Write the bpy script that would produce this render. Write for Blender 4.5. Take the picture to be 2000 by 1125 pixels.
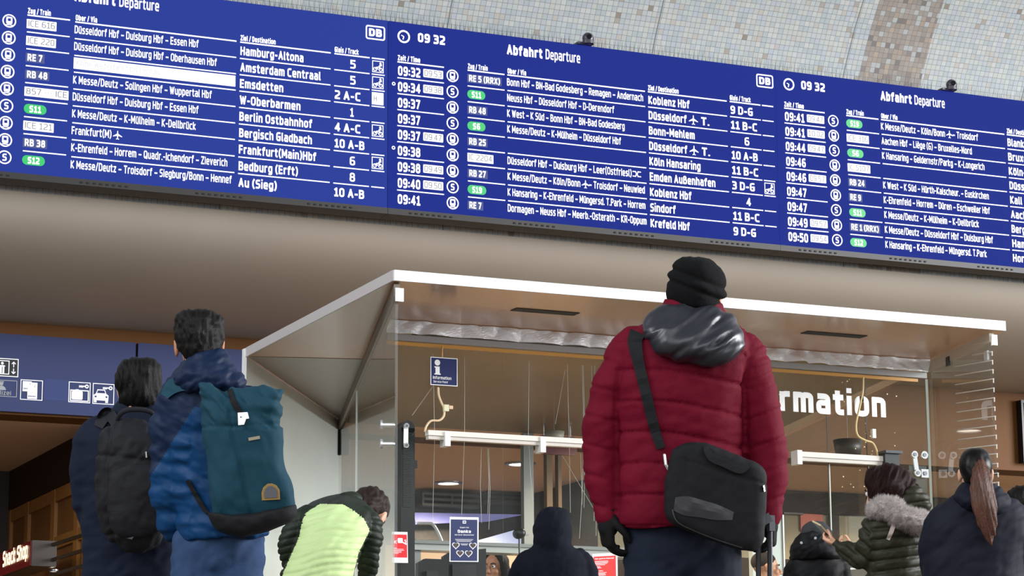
import bpy, bmesh, math, random
import numpy as np
from mathutils import Vector, Matrix
from mathutils.bvhtree import BVHTree

for o in list(bpy.data.objects):
    bpy.data.objects.remove(o)
scn = bpy.context.scene
COL = scn.collection
random.seed(4)

# ------------------------------------------------------------------ camera, world, light, exposure
F, PITCH, ROLL, TH, CAMZ = 4907.3, 0.20186, 0.0066124, 1.15168, 0.10
FH = np.array([math.cos(TH), math.sin(TH), 0.0]); UPW = np.array([0, 0, 1.0])
RH = np.cross(FH, UPW)
FW = FH * math.cos(PITCH) + UPW * math.sin(PITCH)
U0 = np.cross(RH, FW)
RT = RH * math.cos(ROLL) - U0 * math.sin(ROLL)
UP = np.cross(RT, FW)
CAM = np.array([0, 0, CAMZ])
cd = bpy.data.cameras.new('camera'); cam = bpy.data.objects.new('camera', cd); COL.objects.link(cam)
cd.sensor_width = 36; cd.lens = 36 * F / 2000; cd.clip_end = 300
cam.matrix_world = Matrix(((RT[0], UP[0], -FW[0], 0), (RT[1], UP[1], -FW[1], 0), (RT[2], UP[2], -FW[2], CAMZ), (0, 0, 0, 1)))
scn.camera = cam
scn.view_settings.view_transform = 'Standard'; scn.view_settings.look = 'None'
scn.view_settings.gamma = 1; scn.view_settings.use_curve_mapping = False
scn.view_settings.exposure = 0.0
scn.cycles.max_bounces = 7; scn.cycles.transparent_max_bounces = 16; scn.cycles.caustics_reflective = False
scn.cycles.caustics_refractive = False

w = bpy.data.worlds.new('overcast'); scn.world = w; w.use_nodes = True
w.node_tree.nodes['Background'].inputs[0].default_value = (0.80, 0.90, 1.0, 1)
w.node_tree.nodes['Background'].inputs[1].default_value = 0.30

def area_light(name, loc, target, sx, sy, power, col):
    l = bpy.data.lights.new(name, 'AREA'); l.shape = 'RECTANGLE'; l.size = sx; l.size_y = sy; l.energy = power; l.color = col
    o = bpy.data.objects.new(name, l); COL.objects.link(o); o.location = loc
    o.rotation_euler = (Vector(target) - Vector(loc)).to_track_quat('-Z', 'Y').to_euler(); return o
# the glass front of the hall, behind the photographer
area_light('hall_window_light', (-3, -10, 7), (7, 16, 3.5), 28, 14, 3500, (0.95, 0.98, 1.0))
# the windows on the right flank of the hall
area_light('flank_window_light', (33, 0, 7.5), (7, 16, 2.2), 16, 11, 16500, (0.97, 0.98, 1.0))
# daylight from the side windows of the vault
area_light('vault_window_light', (-14, 8, 11), (6, 14, 2), 10, 8, 2600, (0.95, 0.98, 1.0))

# ------------------------------------------------------------------ projection helpers
def ray(x, y):
    return FW + RT * ((x - 1000) / F) - UP * ((y - 562.5) / F)
def ony(x, y, Y):
    d = ray(x, y); return CAM + d * (Y / d[1])
def onz(x, y, z):
    d = ray(x, y); return CAM + d * ((z - CAMZ) / d[2])
def onx(x, y, X):
    d = ray(x, y); return CAM + d * (X / d[0])
def atd(x, y, D):
    return CAM + ray(x, y) * D
def onplane(x, y, p0, n):
    d = ray(x, y); return CAM + d * (np.dot(np.array(p0) - CAM, n) / np.dot(d, n))
def project(V):
    d = np.asarray(V, float) - CAM; z = d @ FW
    return 1000 + F * (d @ RT) / z, 562.5 - F * (d @ UP) / z, z

# ------------------------------------------------------------------ materials
def lin(c):
    r = []
    for v in c[:3]:
        v = v / 255.0
        r.append(v / 12.92 if v <= 0.04045 else ((v + 0.055) / 1.055) ** 2.4)
    return (r[0], r[1], r[2], 1)
MATS = {}
def mat(name, c, rough=0.6, metal=0.0, emit=None, es=1.0, bump=0.0, bscale=200.0, vary=0.0, vscale=8.0, spec=0.5, stretch=None, sheen=0.0, coat=0.0):
    # cloth and hair reflect little
    if bump >= .1 and spec == .5: spec = .2
    if name in MATS: return MATS[name]
    m = bpy.data.materials.new(name); m.use_nodes = True; nt = m.node_tree; b = nt.nodes['Principled BSDF']
    b.inputs['Base Color'].default_value = lin(c); b.inputs['Roughness'].default_value = rough; b.inputs['Metallic'].default_value = metal
    b.inputs['Specular IOR Level'].default_value = spec
    if sheen: b.inputs['Sheen Weight'].default_value = sheen
    if coat: b.inputs['Coat Weight'].default_value = coat
    if emit is not None:
        b.inputs['Emission Color'].default_value = lin(emit); b.inputs['Emission Strength'].default_value = es
    if vary or bump:
        tc = nt.nodes.new('ShaderNodeTexCoord'); mp = nt.nodes.new('ShaderNodeMapping'); nt.links.new(tc.outputs['Object'], mp.inputs[0])
        if stretch: mp.inputs['Scale'].default_value = stretch
    if vary:
        n = nt.nodes.new('ShaderNodeTexNoise'); n.inputs['Scale'].default_value = vscale; n.inputs['Detail'].default_value = 5
        nt.links.new(mp.outputs[0], n.inputs['Vector'])
        mr = nt.nodes.new('ShaderNodeMapRange'); mr.inputs[1].default_value = 0.25; mr.inputs[2].default_value = 0.75
        mr.inputs[3].default_value = 1 - vary; mr.inputs[4].default_value = 1 + vary; nt.links.new(n.outputs[0], mr.inputs[0])
        mx = nt.nodes.new('ShaderNodeVectorMath'); mx.operation = 'SCALE'; mx.inputs[0].default_value = lin(c)[:3]
        nt.links.new(mr.outputs[0], mx.inputs['Scale']); nt.links.new(mx.outputs[0], b.inputs['Base Color'])
    if bump:
        n2 = nt.nodes.new('ShaderNodeTexNoise'); n2.inputs['Scale'].default_value = bscale; n2.inputs['Detail'].default_value = 3
        nt.links.new(mp.outputs[0], n2.inputs['Vector'])
        bp = nt.nodes.new('ShaderNodeBump'); bp.inputs['Strength'].default_value = bump; bp.inputs['Distance'].default_value = 0.01
        nt.links.new(n2.outputs[0], bp.inputs['Height']); nt.links.new(bp.outputs[0], b.inputs['Normal'])
    MATS[name] = m; return m

def glass_mat(name, tint=(0.93, 0.97, 0.95), haze=0.03, hazecol=(0.5, 0.55, 0.55), ior=1.5):
    m = bpy.data.materials.new(name); m.use_nodes = True; nt = m.node_tree; nt.nodes.clear()
    out = nt.nodes.new('ShaderNodeOutputMaterial'); tr = nt.nodes.new('ShaderNodeBsdfTransparent'); tr.inputs[0].default_value = (*tint, 1)
    gl = nt.nodes.new('ShaderNodeBsdfGlossy'); gl.inputs['Roughness'].default_value = 0.01
    df = nt.nodes.new('ShaderNodeBsdfDiffuse'); df.inputs[0].default_value = (*hazecol, 1)
    fr = nt.nodes.new('ShaderNodeFresnel'); fr.inputs[0].default_value = ior
    ge = nt.nodes.new('ShaderNodeNewGeometry'); inv = nt.nodes.new('ShaderNodeMath'); inv.operation = 'SUBTRACT'; inv.inputs[0].default_value = 1
    nt.links.new(ge.outputs['Backfacing'], inv.inputs[1])
    mu = nt.nodes.new('ShaderNodeMath'); mu.operation = 'MULTIPLY'; nt.links.new(fr.outputs[0], mu.inputs[0]); nt.links.new(inv.outputs[0], mu.inputs[1])
    # smears on the pane
    tc = nt.nodes.new('ShaderNodeTexCoord'); no = nt.nodes.new('ShaderNodeTexNoise'); no.inputs['Scale'].default_value = 2.5; no.inputs['Detail'].default_value = 6
    nt.links.new(tc.outputs['Object'], no.inputs['Vector'])
    mr = nt.nodes.new('ShaderNodeMapRange'); mr.inputs[1].default_value = .35; mr.inputs[2].default_value = .75; mr.inputs[3].default_value = haze * .5; mr.inputs[4].default_value = haze * 1.8
    nt.links.new(no.outputs[0], mr.inputs[0])
    m1 = nt.nodes.new('ShaderNodeMixShader'); nt.links.new(mr.outputs[0], m1.inputs[0]); nt.links.new(tr.outputs[0], m1.inputs[1]); nt.links.new(df.outputs[0], m1.inputs[2])
    m2 = nt.nodes.new('ShaderNodeMixShader'); nt.links.new(mu.outputs[0], m2.inputs[0]); nt.links.new(m1.outputs[0], m2.inputs[1]); nt.links.new(gl.outputs[0], m2.inputs[2])
    nt.links.new(m2.outputs[0], out.inputs[0]); MATS[name] = m; return m

# ------------------------------------------------------------------ object helpers
LOC = {}
def wloc(o):
    return LOC.get(o.name, np.zeros(3)) if o is not None else np.zeros(3)
def tag(o, label=None, cat=None, group=None, kind=None):
    if label: o['label'] = label
    if cat: o['category'] = cat
    if group: o['group'] = group
    if kind: o['kind'] = kind
    return o
def thing(name, loc, label, cat, group=None, kind=None):
    o = bpy.data.objects.new(name, None); COL.objects.link(o); o.location = loc; o.empty_display_size = 0.1
    LOC[o.name] = np.array(loc, float); return tag(o, label, cat, group, kind)
def mobj(name, verts, faces, m, parent=None, smooth=False, label=None, mats=None, fmat=None, origin=None):
    """one mesh object; verts in world coordinates"""
    V = np.asarray(verts, float)
    if parent is not None: L = wloc(parent)
    elif origin is not None: L = np.array(origin, float)
    else: L = np.array([V[:, 0].mean(), V[:, 1].mean(), V[:, 2].min()])
    me = bpy.data.meshes.new(name); me.from_pydata((V - L).tolist(), [], [list(map(int, f)) for f in faces])
    for mm in (mats or [m]): me.materials.append(mm)
    if fmat is not None: me.polygons.foreach_set('material_index', np.asarray(fmat, np.int32))
    if smooth: me.polygons.foreach_set('use_smooth', np.ones(len(me.polygons), bool))
    me.update()
    o = bpy.data.objects.new(name, me); COL.objects.link(o)
    if parent is not None:
        o.parent = parent
    else:
        o.location = L
    LOC[o.name] = L
    if label: o['label'] = label
    return o

class B:
    """collects polygons for ONE mesh"""
    def __init__(s): s.v = []; s.f = []; s.m = []
    def add(s, V, Fs, mi=0):
        n = len(s.v); s.v.extend([tuple(p) for p in V]); s.f.extend([[i + n for i in f] for f in Fs]); s.m.extend([mi] * len(Fs))
    def box(s, a, b, mi=0):
        x0, y0, z0 = a; x1, y1, z1 = b
        s.add([(x0, y0, z0), (x1, y0, z0), (x1, y1, z0), (x0, y1, z0), (x0, y0, z1), (x1, y0, z1), (x1, y1, z1), (x0, y1, z1)],
              [(0, 3, 2, 1), (4, 5, 6, 7), (0, 1, 5, 4), (1, 2, 6, 5), (2, 3, 7, 6), (3, 0, 4, 7)], mi)
    def bar(s, p, q, wd, th, up=(0, 0, 1), mi=0):
        p = np.array(p, float); q = np.array(q, float); d = q - p; d /= np.linalg.norm(d)
        a = np.cross(d, up); a /= np.linalg.norm(a); b = np.cross(a, d)
        c = [a * wd / 2 * i + b * th / 2 * j for i, j in ((-1, -1), (1, -1), (1, 1), (-1, 1))]
        s.add([p + k for k in c] + [q + k for k in c], [(0, 1, 2, 3), (7, 6, 5, 4), (0, 4, 5, 1), (1, 5, 6, 2), (2, 6, 7, 3), (3, 7, 4, 0)], mi)
    def prism(s, poly, ext, mi=0):
        """poly: 3D points of a planar polygon; ext: extrusion vector"""
        P = [np.array(p, float) for p in poly]; e = np.array(ext, float); n = len(P)
        s.add(P + [p + e for p in P], [list(range(n)), list(range(2 * n - 1, n - 1, -1))] + [[i, i + n, (i + 1) % n + n, (i + 1) % n] for i in range(n)], mi)
    def tube(s, pts, r, n=8, mi=0):
        V, Fs = tube_shell([np.array(p, float) for p in pts], [r] * len(pts) if np.isscalar(r) else r, n, sub=1); s.add(V, Fs, mi)
    def disc(s, c, r, nrm, th, n=24, mi=0):
        c = np.array(c, float); nrm = np.array(nrm, float); nrm /= np.linalg.norm(nrm)
        a = np.cross(nrm, (0.31, 0.2, 0.93)); a /= np.linalg.norm(a); b = np.cross(nrm, a)
        s.prism([c + r * (a * math.cos(t) + b * math.sin(t)) for t in np.linspace(0, 2 * math.pi, n, endpoint=False)], nrm * th, mi)
    def build(s, name, m, parent=None, smooth=False, label=None, mats=None, origin=None):
        V = np.array(s.v); o = mobj(name, V, s.f, m, parent, smooth, label, mats, s.m if mats else None, origin)
        bm = bmesh.new(); bm.from_mesh(o.data); bmesh.ops.recalc_face_normals(bm, faces=bm.faces); bm.to_mesh(o.data); bm.free()
        return o

def catmull(pts, sub):
    P = np.array(pts, float); n = len(P)
    if n < 3 or sub <= 1: return P
    out = []
    for i in range(n - 1):
        p0 = P[max(i - 1, 0)]; p1 = P[i]; p2 = P[i + 1]; p3 = P[min(i + 2, n - 1)]
        for k in range(sub):
            t = k / sub
            out.append(0.5 * ((2 * p1) + (-p0 + p2) * t + (2 * p0 - 5 * p1 + 4 * p2 - p3) * t * t + (-p0 + 3 * p1 - 3 * p2 + p3) * t ** 3))
    out.append(P[-1]); return np.array(out)

def tube_shell(pts, radii, n=16, sub=5, flat=1.0, flatdir=None):
    """closed tapered tube with rounded ends; flat<1 squashes it along flatdir"""
    A = np.column_stack([np.array(pts, float), np.array(radii, float)])
    A = catmull(A, sub); P = A[:, :3]; R = np.maximum(A[:, 3], 1e-4)
    T = np.gradient(P, axis=0); T /= np.linalg.norm(T, axis=1)[:, None] + 1e-12
    # rounded ends
    def cap(p, t, r, sgn):
        return [(p + sgn * t * r * math.sin(a), r * math.cos(a), t) for a in (math.radians(25), math.radians(50), math.radians(72))]
    rings = [(p, r, t) for p, r, t in reversed(cap(P[0], T[0], R[0], -1))] + list(zip(P, R, T)) + cap(P[-1], T[-1], R[-1], 1)
    fd = np.array(flatdir, float) if flatdir is not None else None
    a = fd - np.dot(fd, T[0]) * T[0] if fd is not None else np.cross(T[0], (0.12, 0.93, 0.34) if abs(T[0][1]) < .9 else (1, 0, 0))
    a /= np.linalg.norm(a)
    V = []; Fs = []
    for (p, r, t) in rings:
        a = (fd if fd is not None else a); a = a - np.dot(a, t) * t; a /= np.linalg.norm(a) + 1e-12; b = np.cross(t, a)
        for k in range(n):
            c = 2 * math.pi * k / n; V.append(p + r * (flat * a * math.cos(c) + b * math.sin(c)))
    m = len(rings)
    for i in range(m - 1):
        for k in range(n):
            Fs.append((i * n + k, i * n + (k + 1) % n, (i + 1) * n + (k + 1) % n, (i + 1) * n + k))
    Fs.append(tuple(range(n - 1, -1, -1))); Fs.append(tuple(range((m - 1) * n, m * n)))
    return np.array(V), Fs

# ------------------------------------------------------------------ flat graphics and lettering on a plane
class Plane:
    def __init__(s, O, U, V, N):
        s.O = np.array(O, float); s.U = np.array(U, float); s.V = np.array(V, float); s.N = np.array(N, float)
    def p(s, u, v, d=0): return s.O + s.U * u + s.V * v + s.N * d
    def uv(s, x, y):
        q = onplane(x, y, s.O, s.N) - s.O; return float(np.dot(q, s.U)), float(np.dot(q, s.V))
# a condensed stroke alphabet: every glyph is a set of centre-line strokes; third number of a point rounds that corner
R_ = .2; X_ = .74
def _bowl(w, y0, y1, r=.17): return [(w / 2, y1), (w, y1, r), (w, y0, r), (0, y0, r), (0, y1, r), (w / 2, y1)]
def _umlaut(w, y): return [[(w / 2 - .13, y), (w / 2 - .13, y + .001)], [(w / 2 + .13, y), (w / 2 + .13, y + .001)]]
GL = {
 'A': (.50, [[(0, 0), (.25, 1)], [(.25, 1), (.5, 0)], [(.09, .30), (.41, .30)]]),
 'B': (.46, [[(0, 0), (0, 1), (.43, 1, R_), (.43, .53, R_), (0, .53)], [(0, .53), (.46, .53, R_), (.46, 0, R_), (0, 0)]]),
 'C': (.42, [[(.42, 1), (0, 1, .25), (0, 0, .25), (.42, 0)]]),
 'D': (.48, [[(0, 0), (0, 1), (.48, 1, .28), (.48, 0, .28), (0, 0)]]),
 'E': (.40, [[(.40, 1), (0, 1), (0, 0), (.40, 0)], [(0, .52), (.36, .52)]]),
 'F': (.38, [[(.38, 1), (0, 1), (0, 0)], [(0, .50), (.34, .50)]]),
 'G': (.46, [[(.44, 1), (0, 1, .25), (0, 0, .25), (.46, 0, .1), (.46, .48), (.26, .48)]]),
 'H': (.48, [[(0, 0), (0, 1)], [(.48, 0), (.48, 1)], [(0, .52), (.48, .52)]]),
 'I': (.0, [[(0, 0), (0, 1)]]), 'J': (.32, [[(.32, 1), (.32, 0, .2), (0, 0)]]),
 'K': (.46, [[(0, 0), (0, 1)], [(.44, 1), (.06, .50)], [(.06, .50), (.46, 0)]]),
 'L': (.38, [[(0, 1), (0, 0), (.38, 0)]]),
 'M': (.60, [[(0, 0), (0, 1)], [(0, 1), (.3, .30)], [(.3, .30), (.6, 1)], [(.6, 1), (.6, 0)]]),
 'N': (.48, [[(0, 0), (0, 1)], [(0, 1), (.48, 0)], [(.48, 0), (.48, 1)]]),
 'O': (.50, [_bowl(.50, 0, 1, .24)]), 'P': (.44, [[(0, 0), (0, 1), (.44, 1, R_), (.44, .45, R_), (0, .45)]]),
 'Q': (.50, [_bowl(.50, 0, 1, .24), [(.30, .2), (.52, -.06)]]),
 'R': (.46, [[(0, 0), (0, 1), (.44, 1, R_), (.44, .47, R_), (0, .47)], [(.22, .47), (.46, 0)]]),
 'S': (.42, [[(.40, 1), (0, 1, R_), (0, .52, .18), (.42, .52, .18), (.42, 0, R_), (0, 0)]]),
 'T': (.46, [[(0, 1), (.46, 1)], [(.23, 1), (.23, 0)]]), 'U': (.48, [[(0, 1), (0, 0, .24), (.48, 0, .24), (.48, 1)]]),
 'V': (.48, [[(0, 1), (.24, 0)], [(.24, 0), (.48, 1)]]), 'W': (.72, [[(0, 1), (.18, 0)], [(.18, 0), (.36, .9)], [(.36, .9), (.54, 0)], [(.54, 0), (.72, 1)]]),
 'X': (.46, [[(0, 0), (.46, 1)], [(0, 1), (.46, 0)]]), 'Y': (.46, [[(0, 1), (.23, .48)], [(.46, 1), (.23, .48)], [(.23, .48), (.23, 0)]]), 'Z': (.44, [[(0, 1), (.44, 1)], [(.44, 1), (0, 0)], [(0, 0), (.44, 0)]]),
 'a': (.40, [[(.04, X_), (.40, X_, .17), (.40, 0)], [(.40, .42), (0, .42, .14), (0, 0, .14), (.40, 0)]]),
 'b': (.40, [[(0, 1), (0, 0), (.40, 0, .18), (.40, X_, .18), (0, X_)]]), 'c': (.34, [[(.34, X_), (0, X_, .2), (0, 0, .2), (.34, 0)]]),
 'd': (.40, [[(.40, 1), (.40, 0), (0, 0, .18), (0, X_, .18), (.40, X_)]]), 'e': (.40, [[(0, .36), (.40, .36), (.40, X_, .18), (0, X_, .18), (0, 0, .18), (.38, 0)]]),
 'f': (.26, [[(.28, 1), (.09, 1, .13), (.09, 0)], [(-.03, X_), (.26, X_)]]), 'g': (.40, [[(.40, X_), (0, X_, .18), (0, .04, .18), (.40, .04)], [(.40, X_), (.40, -.25, .16), (.04, -.25)]]),
 'h': (.40, [[(0, 0), (0, 1)], [(0, X_), (.40, X_, .18), (.40, 0)]]), 'i': (0, [[(0, 0), (0, X_)], [(0, .97), (0, .99)]]), 'j': (.08, [[(.08, X_), (.08, -.25, .1), (-.04, -.25)], [(.08, .97), (.08, .99)]]),
 'k': (.38, [[(0, 0), (0, 1)], [(.35, X_), (.05, .38)], [(.05, .38), (.38, 0)]]), 'l': (.06, [[(0, 1), (0, 0, .08), (.08, 0)]]),
 'm': (.66, [[(0, 0), (0, X_)], [(0, X_), (.33, X_, .16), (.33, 0)], [(.33, X_ - .04), (.40, X_), (.66, X_, .16), (.66, 0)]]), 'n': (.40, [[(0, 0), (0, X_)], [(0, X_), (.40, X_, .18), (.40, 0)]]),
 'o': (.42, [_bowl(.42, 0, X_, .19)]), 'p': (.40, [[(0, -.27), (0, X_), (.40, X_, .18), (.40, 0, .18), (0, 0)]]), 'q': (.40, [[(.40, -.27), (.40, X_), (0, X_, .18), (0, 0, .18), (.40, 0)]]),
 'r': (.24, [[(0, 0), (0, X_)], [(0, X_ - .10), (.10, X_, .08), (.25, X_)]]), 's': (.34, [[(.33, X_), (0, X_, .15), (0, .39, .15), (.34, .39, .15), (.34, 0, .15), (0, 0)]]),
 't': (.26, [[(.09, .96), (.09, 0, .13), (.27, 0)], [(-.03, X_), (.26, X_)]]), 'u': (.40, [[(0, X_), (0, 0, .18), (.40, 0)], [(.40, 0), (.40, X_)]]),
 'v': (.38, [[(0, X_), (.19, 0)], [(.19, 0), (.38, X_)]]), 'w': (.58, [[(0, X_), (.145, 0)], [(.145, 0), (.29, .66)], [(.29, .66), (.435, 0)], [(.435, 0), (.58, X_)]]),
 'x': (.36, [[(0, 0), (.36, X_)], [(0, X_), (.36, 0)]]), 'y': (.38, [[(0, X_), (.19, .05)], [(.38, X_), (.10, -.27)]]), 'z': (.34, [[(0, X_), (.34, X_)], [(.34, X_), (0, 0)], [(0, 0), (.34, 0)]]),
 '0': (.44, [_bowl(.44, 0, 1, .22)]), '1': (.30, [[(0, .84), (.18, 1)], [(.18, 1), (.18, 0)], [(0, 0), (.34, 0)]]), '2': (.42, [[(0, 1), (.42, 1, R_), (.42, .55, .14), (0, .22, .14), (0, 0)], [(0, 0), (.43, 0)]]),
 '3': (.42, [[(0, 1), (.41, 1, R_), (.41, .53, .18), (.12, .53)], [(.12, .53), (.42, .53, .18), (.42, 0, R_), (0, 0)]]), '4': (.46, [[(.34, 0), (.34, 1)], [(.34, 1), (0, .26)], [(0, .26), (.47, .26)]]),
 '5': (.42, [[(.40, 1), (.02, 1), (.02, .58), (.42, .58, .2), (.42, 0, R_), (0, 0)]]), '6': (.44, [[(.40, 1), (0, 1, .25), (0, 0, .2), (.44, 0, .2), (.44, .56, .2), (0, .56)]]), '7': (.42, [[(0, 1), (.42, 1)], [(.42, 1), (.13, 0)]]),
 '8': (.44, [_bowl(.44, 0, .53, .19), [(.22, 1), (.42, 1, .18), (.42, .53, .18), (.02, .53, .18), (.02, 1, .18), (.22, 1)]]), '9': (.44, [[(.04, 0), (.44, 0, .25), (.44, 1, .2), (0, 1, .2), (0, .44, .2), (.44, .44)]]),
 ':': (0, [[(0, .12), (0, .14)], [(0, .60), (0, .62)]]), '.': (0, [[(0, 0), (0, .02)]]), ',': (.04, [[(.04, .02), (0, -.14)]]), '-': (.22, [[(0, .40), (.22, .40)]]), '–': (.40, [[(0, .40), (.40, .40)]]),
 '/': (.28, [[(0, -.06), (.28, 1.04)]]), '(': (.14, [[(.15, 1.06), (0, .8, .2), (0, .16, .2), (.15, -.12)]]), ')': (.14, [[(0, 1.06), (.15, .8, .2), (.15, .16, .2), (0, -.12)]]), '!': (0, [[(0, .28), (0, 1)], [(0, 0), (0, .02)]]),
 '+': (.12, [[(.06, .50), (.06, .52)]]), 'ß': (.44, [[(0, 0), (0, 1, .2), (.36, 1, .16), (.36, .58, .1), (.16, .58)], [(.16, .58), (.44, .58, .18), (.44, 0, .18), (.14, 0)]]),
}
for _c, _b in (('ä', 'a'), ('ö', 'o'), ('ü', 'u')): GL[_c] = (GL[_b][0], GL[_b][1] + _umlaut(GL[_b][0], .96))
for _c, _b in (('Ä', 'A'), ('Ö', 'O'), ('Ü', 'U')): GL[_c] = (GL[_b][0], [[(q[0], q[1] * .84, *q[2:]) for q in st] for st in GL[_b][1]] + _umlaut(GL[_b][0], 1.02))
GL['è'] = (GL['e'][0], GL['e'][1] + [[(.12, 1.04), (.26, .92)]])
def _fillet(pts):
    out = []
    for i, p in enumerate(pts):
        if len(p) < 3 or i in (0, len(pts) - 1): out.append(np.array(p[:2], float)); continue
        p0 = np.array(pts[i - 1][:2], float); p1 = np.array(p[:2], float); p2 = np.array(pts[i + 1][:2], float)
        l0 = np.linalg.norm(p0 - p1); l2 = np.linalg.norm(p2 - p1)
        r0 = min(p[2], l0 * (.5 if len(pts[i - 1]) > 2 else 1)); r2 = min(p[2], l2 * (.5 if len(pts[i + 1]) > 2 else 1))
        a = p1 + (p0 - p1) / l0 * r0; c = p1 + (p2 - p1) / l2 * r2
        for k in range(5):
            t = k / 4; out.append((1 - t) ** 2 * a + 2 * t * (1 - t) * p1 + t * t * c)
    return [q for i, q in enumerate(out) if i == 0 or np.linalg.norm(q - out[i - 1]) > 1e-4]
TXT = {}
def text_geo(body, bold=0.0, shear=0.0):
    """flat glyph polygons; cap height is 1, base line 0"""
    k = (body, bold, shear)
    if k in TXT: return TXT[k]
    t = max(.09, .135 + bold * 2.3); h = t / 2; V = []; Fs = []; x = 0
    for ch in body:
        if ch == ' ': x += .30; continue
        w, strokes = GL.get(ch, GL['-'])
        for si, st in enumerate(strokes):
            if si and ch in 'ij' and t > .2: st = [(q[0], q[1] + .13) for q in st]
            P = [np.array((x + h + q[0], h + q[1] * (1 - t))) for q in _fillet(st)]; n = len(P); L = []; R = []
            for i in range(n):
                d0 = P[i] - P[i - 1] if i else P[1] - P[0]; d1 = P[i + 1] - P[i] if i < n - 1 else d0
                d0 = d0 / np.linalg.norm(d0); d1 = d1 / np.linalg.norm(d1); m = d0 + d1; m /= np.linalg.norm(m) + 1e-9; nn = np.array((-m[1], m[0])); c = max(.55, abs(np.dot(m, d1)))
                e = P[i] - d0 * h * .8 if i == 0 else P[i] + d1 * h * .8 if i == n - 1 else P[i]
                L.append(e + nn * h / c); R.append(e - nn * h / c)
            b0 = len(V); zz = .0004 * len(V) / 20; V += [(*q, zz) for q in L] + [(*q, zz) for q in R]
            Fs += [[b0 + i, b0 + n + i, b0 + n + i + 1, b0 + i + 1] for i in range(n - 1)]
        x += w + t + .125
    V = np.array(V).reshape(-1, 3)
    if shear and len(V): V[:, 0] += shear * V[:, 1]
    TXT[k] = (V, Fs); return TXT[k]
class G(B):
    """flat shapes on a Plane, d metres in front of it"""
    def __init__(s, pl, d=0.004): super().__init__(); s.pl = pl; s.d = d
    def poly(s, uv, mi=0): s.add([s.pl.p(u, v, s.d) for u, v in uv], [list(range(len(uv)))], mi)
    def rect(s, u0, v0, u1, v1, mi=0): s.poly([(u0, v0), (u1, v0), (u1, v1), (u0, v1)], mi)
    def rrect(s, u0, v0, u1, v1, r, mi=0, n=5): s.poly(rr(u0, v0, u1, v1, r, n), mi)
    def frame(s, u0, v0, u1, v1, t, mi=0):
        s.rect(u0, v0, u1, v0 + t, mi); s.rect(u0, v1 - t, u1, v1, mi); s.rect(u0, v0 + t, u0 + t, v1 - t, mi); s.rect(u1 - t, v0 + t, u1, v1 - t, mi)
    def loopband(s, outer, inner, mi=0):
        n = len(outer); s.add([s.pl.p(u, v, s.d) for u, v in outer + inner], [[i, (i + 1) % n, n + (i + 1) % n, n + i] for i in range(n)], mi)
    def ring(s, u, v, r0, r1, n=28, mi=0):
        s.loopband([(u + r1 * math.cos(a), v + r1 * math.sin(a)) for a in np.linspace(0, 2 * math.pi, n, endpoint=False)],
                   [(u + r0 * math.cos(a), v + r0 * math.sin(a)) for a in np.linspace(0, 2 * math.pi, n, endpoint=False)], mi)
    def circ(s, u, v, r, n=20, mi=0): s.poly([(u + r * math.cos(a), v + r * math.sin(a)) for a in np.linspace(0, 2 * math.pi, n, endpoint=False)], mi)
    def line(s, u0, v0, u1, v1, t, mi=0):
        d = np.array([u1 - u0, v1 - v0]); d /= np.linalg.norm(d); n = np.array([-d[1], d[0]]) * t / 2
        s.poly([(u0 + n[0], v0 + n[1]), (u0 - n[0], v0 - n[1]), (u1 - n[0], v1 - n[1]), (u1 + n[0], v1 + n[1])], mi)
    def text(s, body, u, v, cap, width=None, cond=0.95, bold=0.0, align='l', shear=0.0, mi=0, dd=0.0):
        V, Fs = text_geo(body, bold, shear)
        if len(V) == 0: return u
        x0, x1 = V[:, 0].min(), V[:, 0].max(); sx = width / (x1 - x0) if width else cap * cond
        wd = (x1 - x0) * sx; off = u - x0 * sx - (wd / 2 if align == 'c' else wd if align == 'r' else 0)
        s.add([s.pl.p(off + p[0] * sx, v + p[1] * cap, s.d + dd + p[2] * cap) for p in V], Fs, mi); return off + x1 * sx
def rr(u0, v0, u1, v1, r, n=5):
    P = []
    for cx, cy, a0 in ((u1 - r, v1 - r, 0), (u0 + r, v1 - r, 90), (u0 + r, v0 + r, 180), (u1 - r, v0 + r, 270)):
        for k in range(n + 1):
            a = math.radians(a0 + 90 * k / n); P.append((cx + r * math.cos(a), cy + r * math.sin(a)))
    return P
PLANE_ICON = [(0, .5), (.05, .42), (.06, .15), (.5, -.12), (.5, -.2), (.06, -.08), (.045, -.34), (.17, -.44), (.17, -.5), (0, -.45), (-.17, -.5), (-.17, -.44), (-.045, -.34), (-.06, -.08), (-.5, -.2), (-.5, -.12), (-.06, .15), (-.05, .42)]
# ------------------------------------------------------------------ the hall: floor, mosaic vault wall, cove, lintel, passage
def struct(o): o['kind'] = 'structure'; return o
M_floor = mat('floor_stone', (112, 102, 92), .35, vary=.12, vscale=3)
b = B(); b.box((-30, -25, -.2), (45, 45, 0)); struct(b.build('floor', M_floor))

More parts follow.
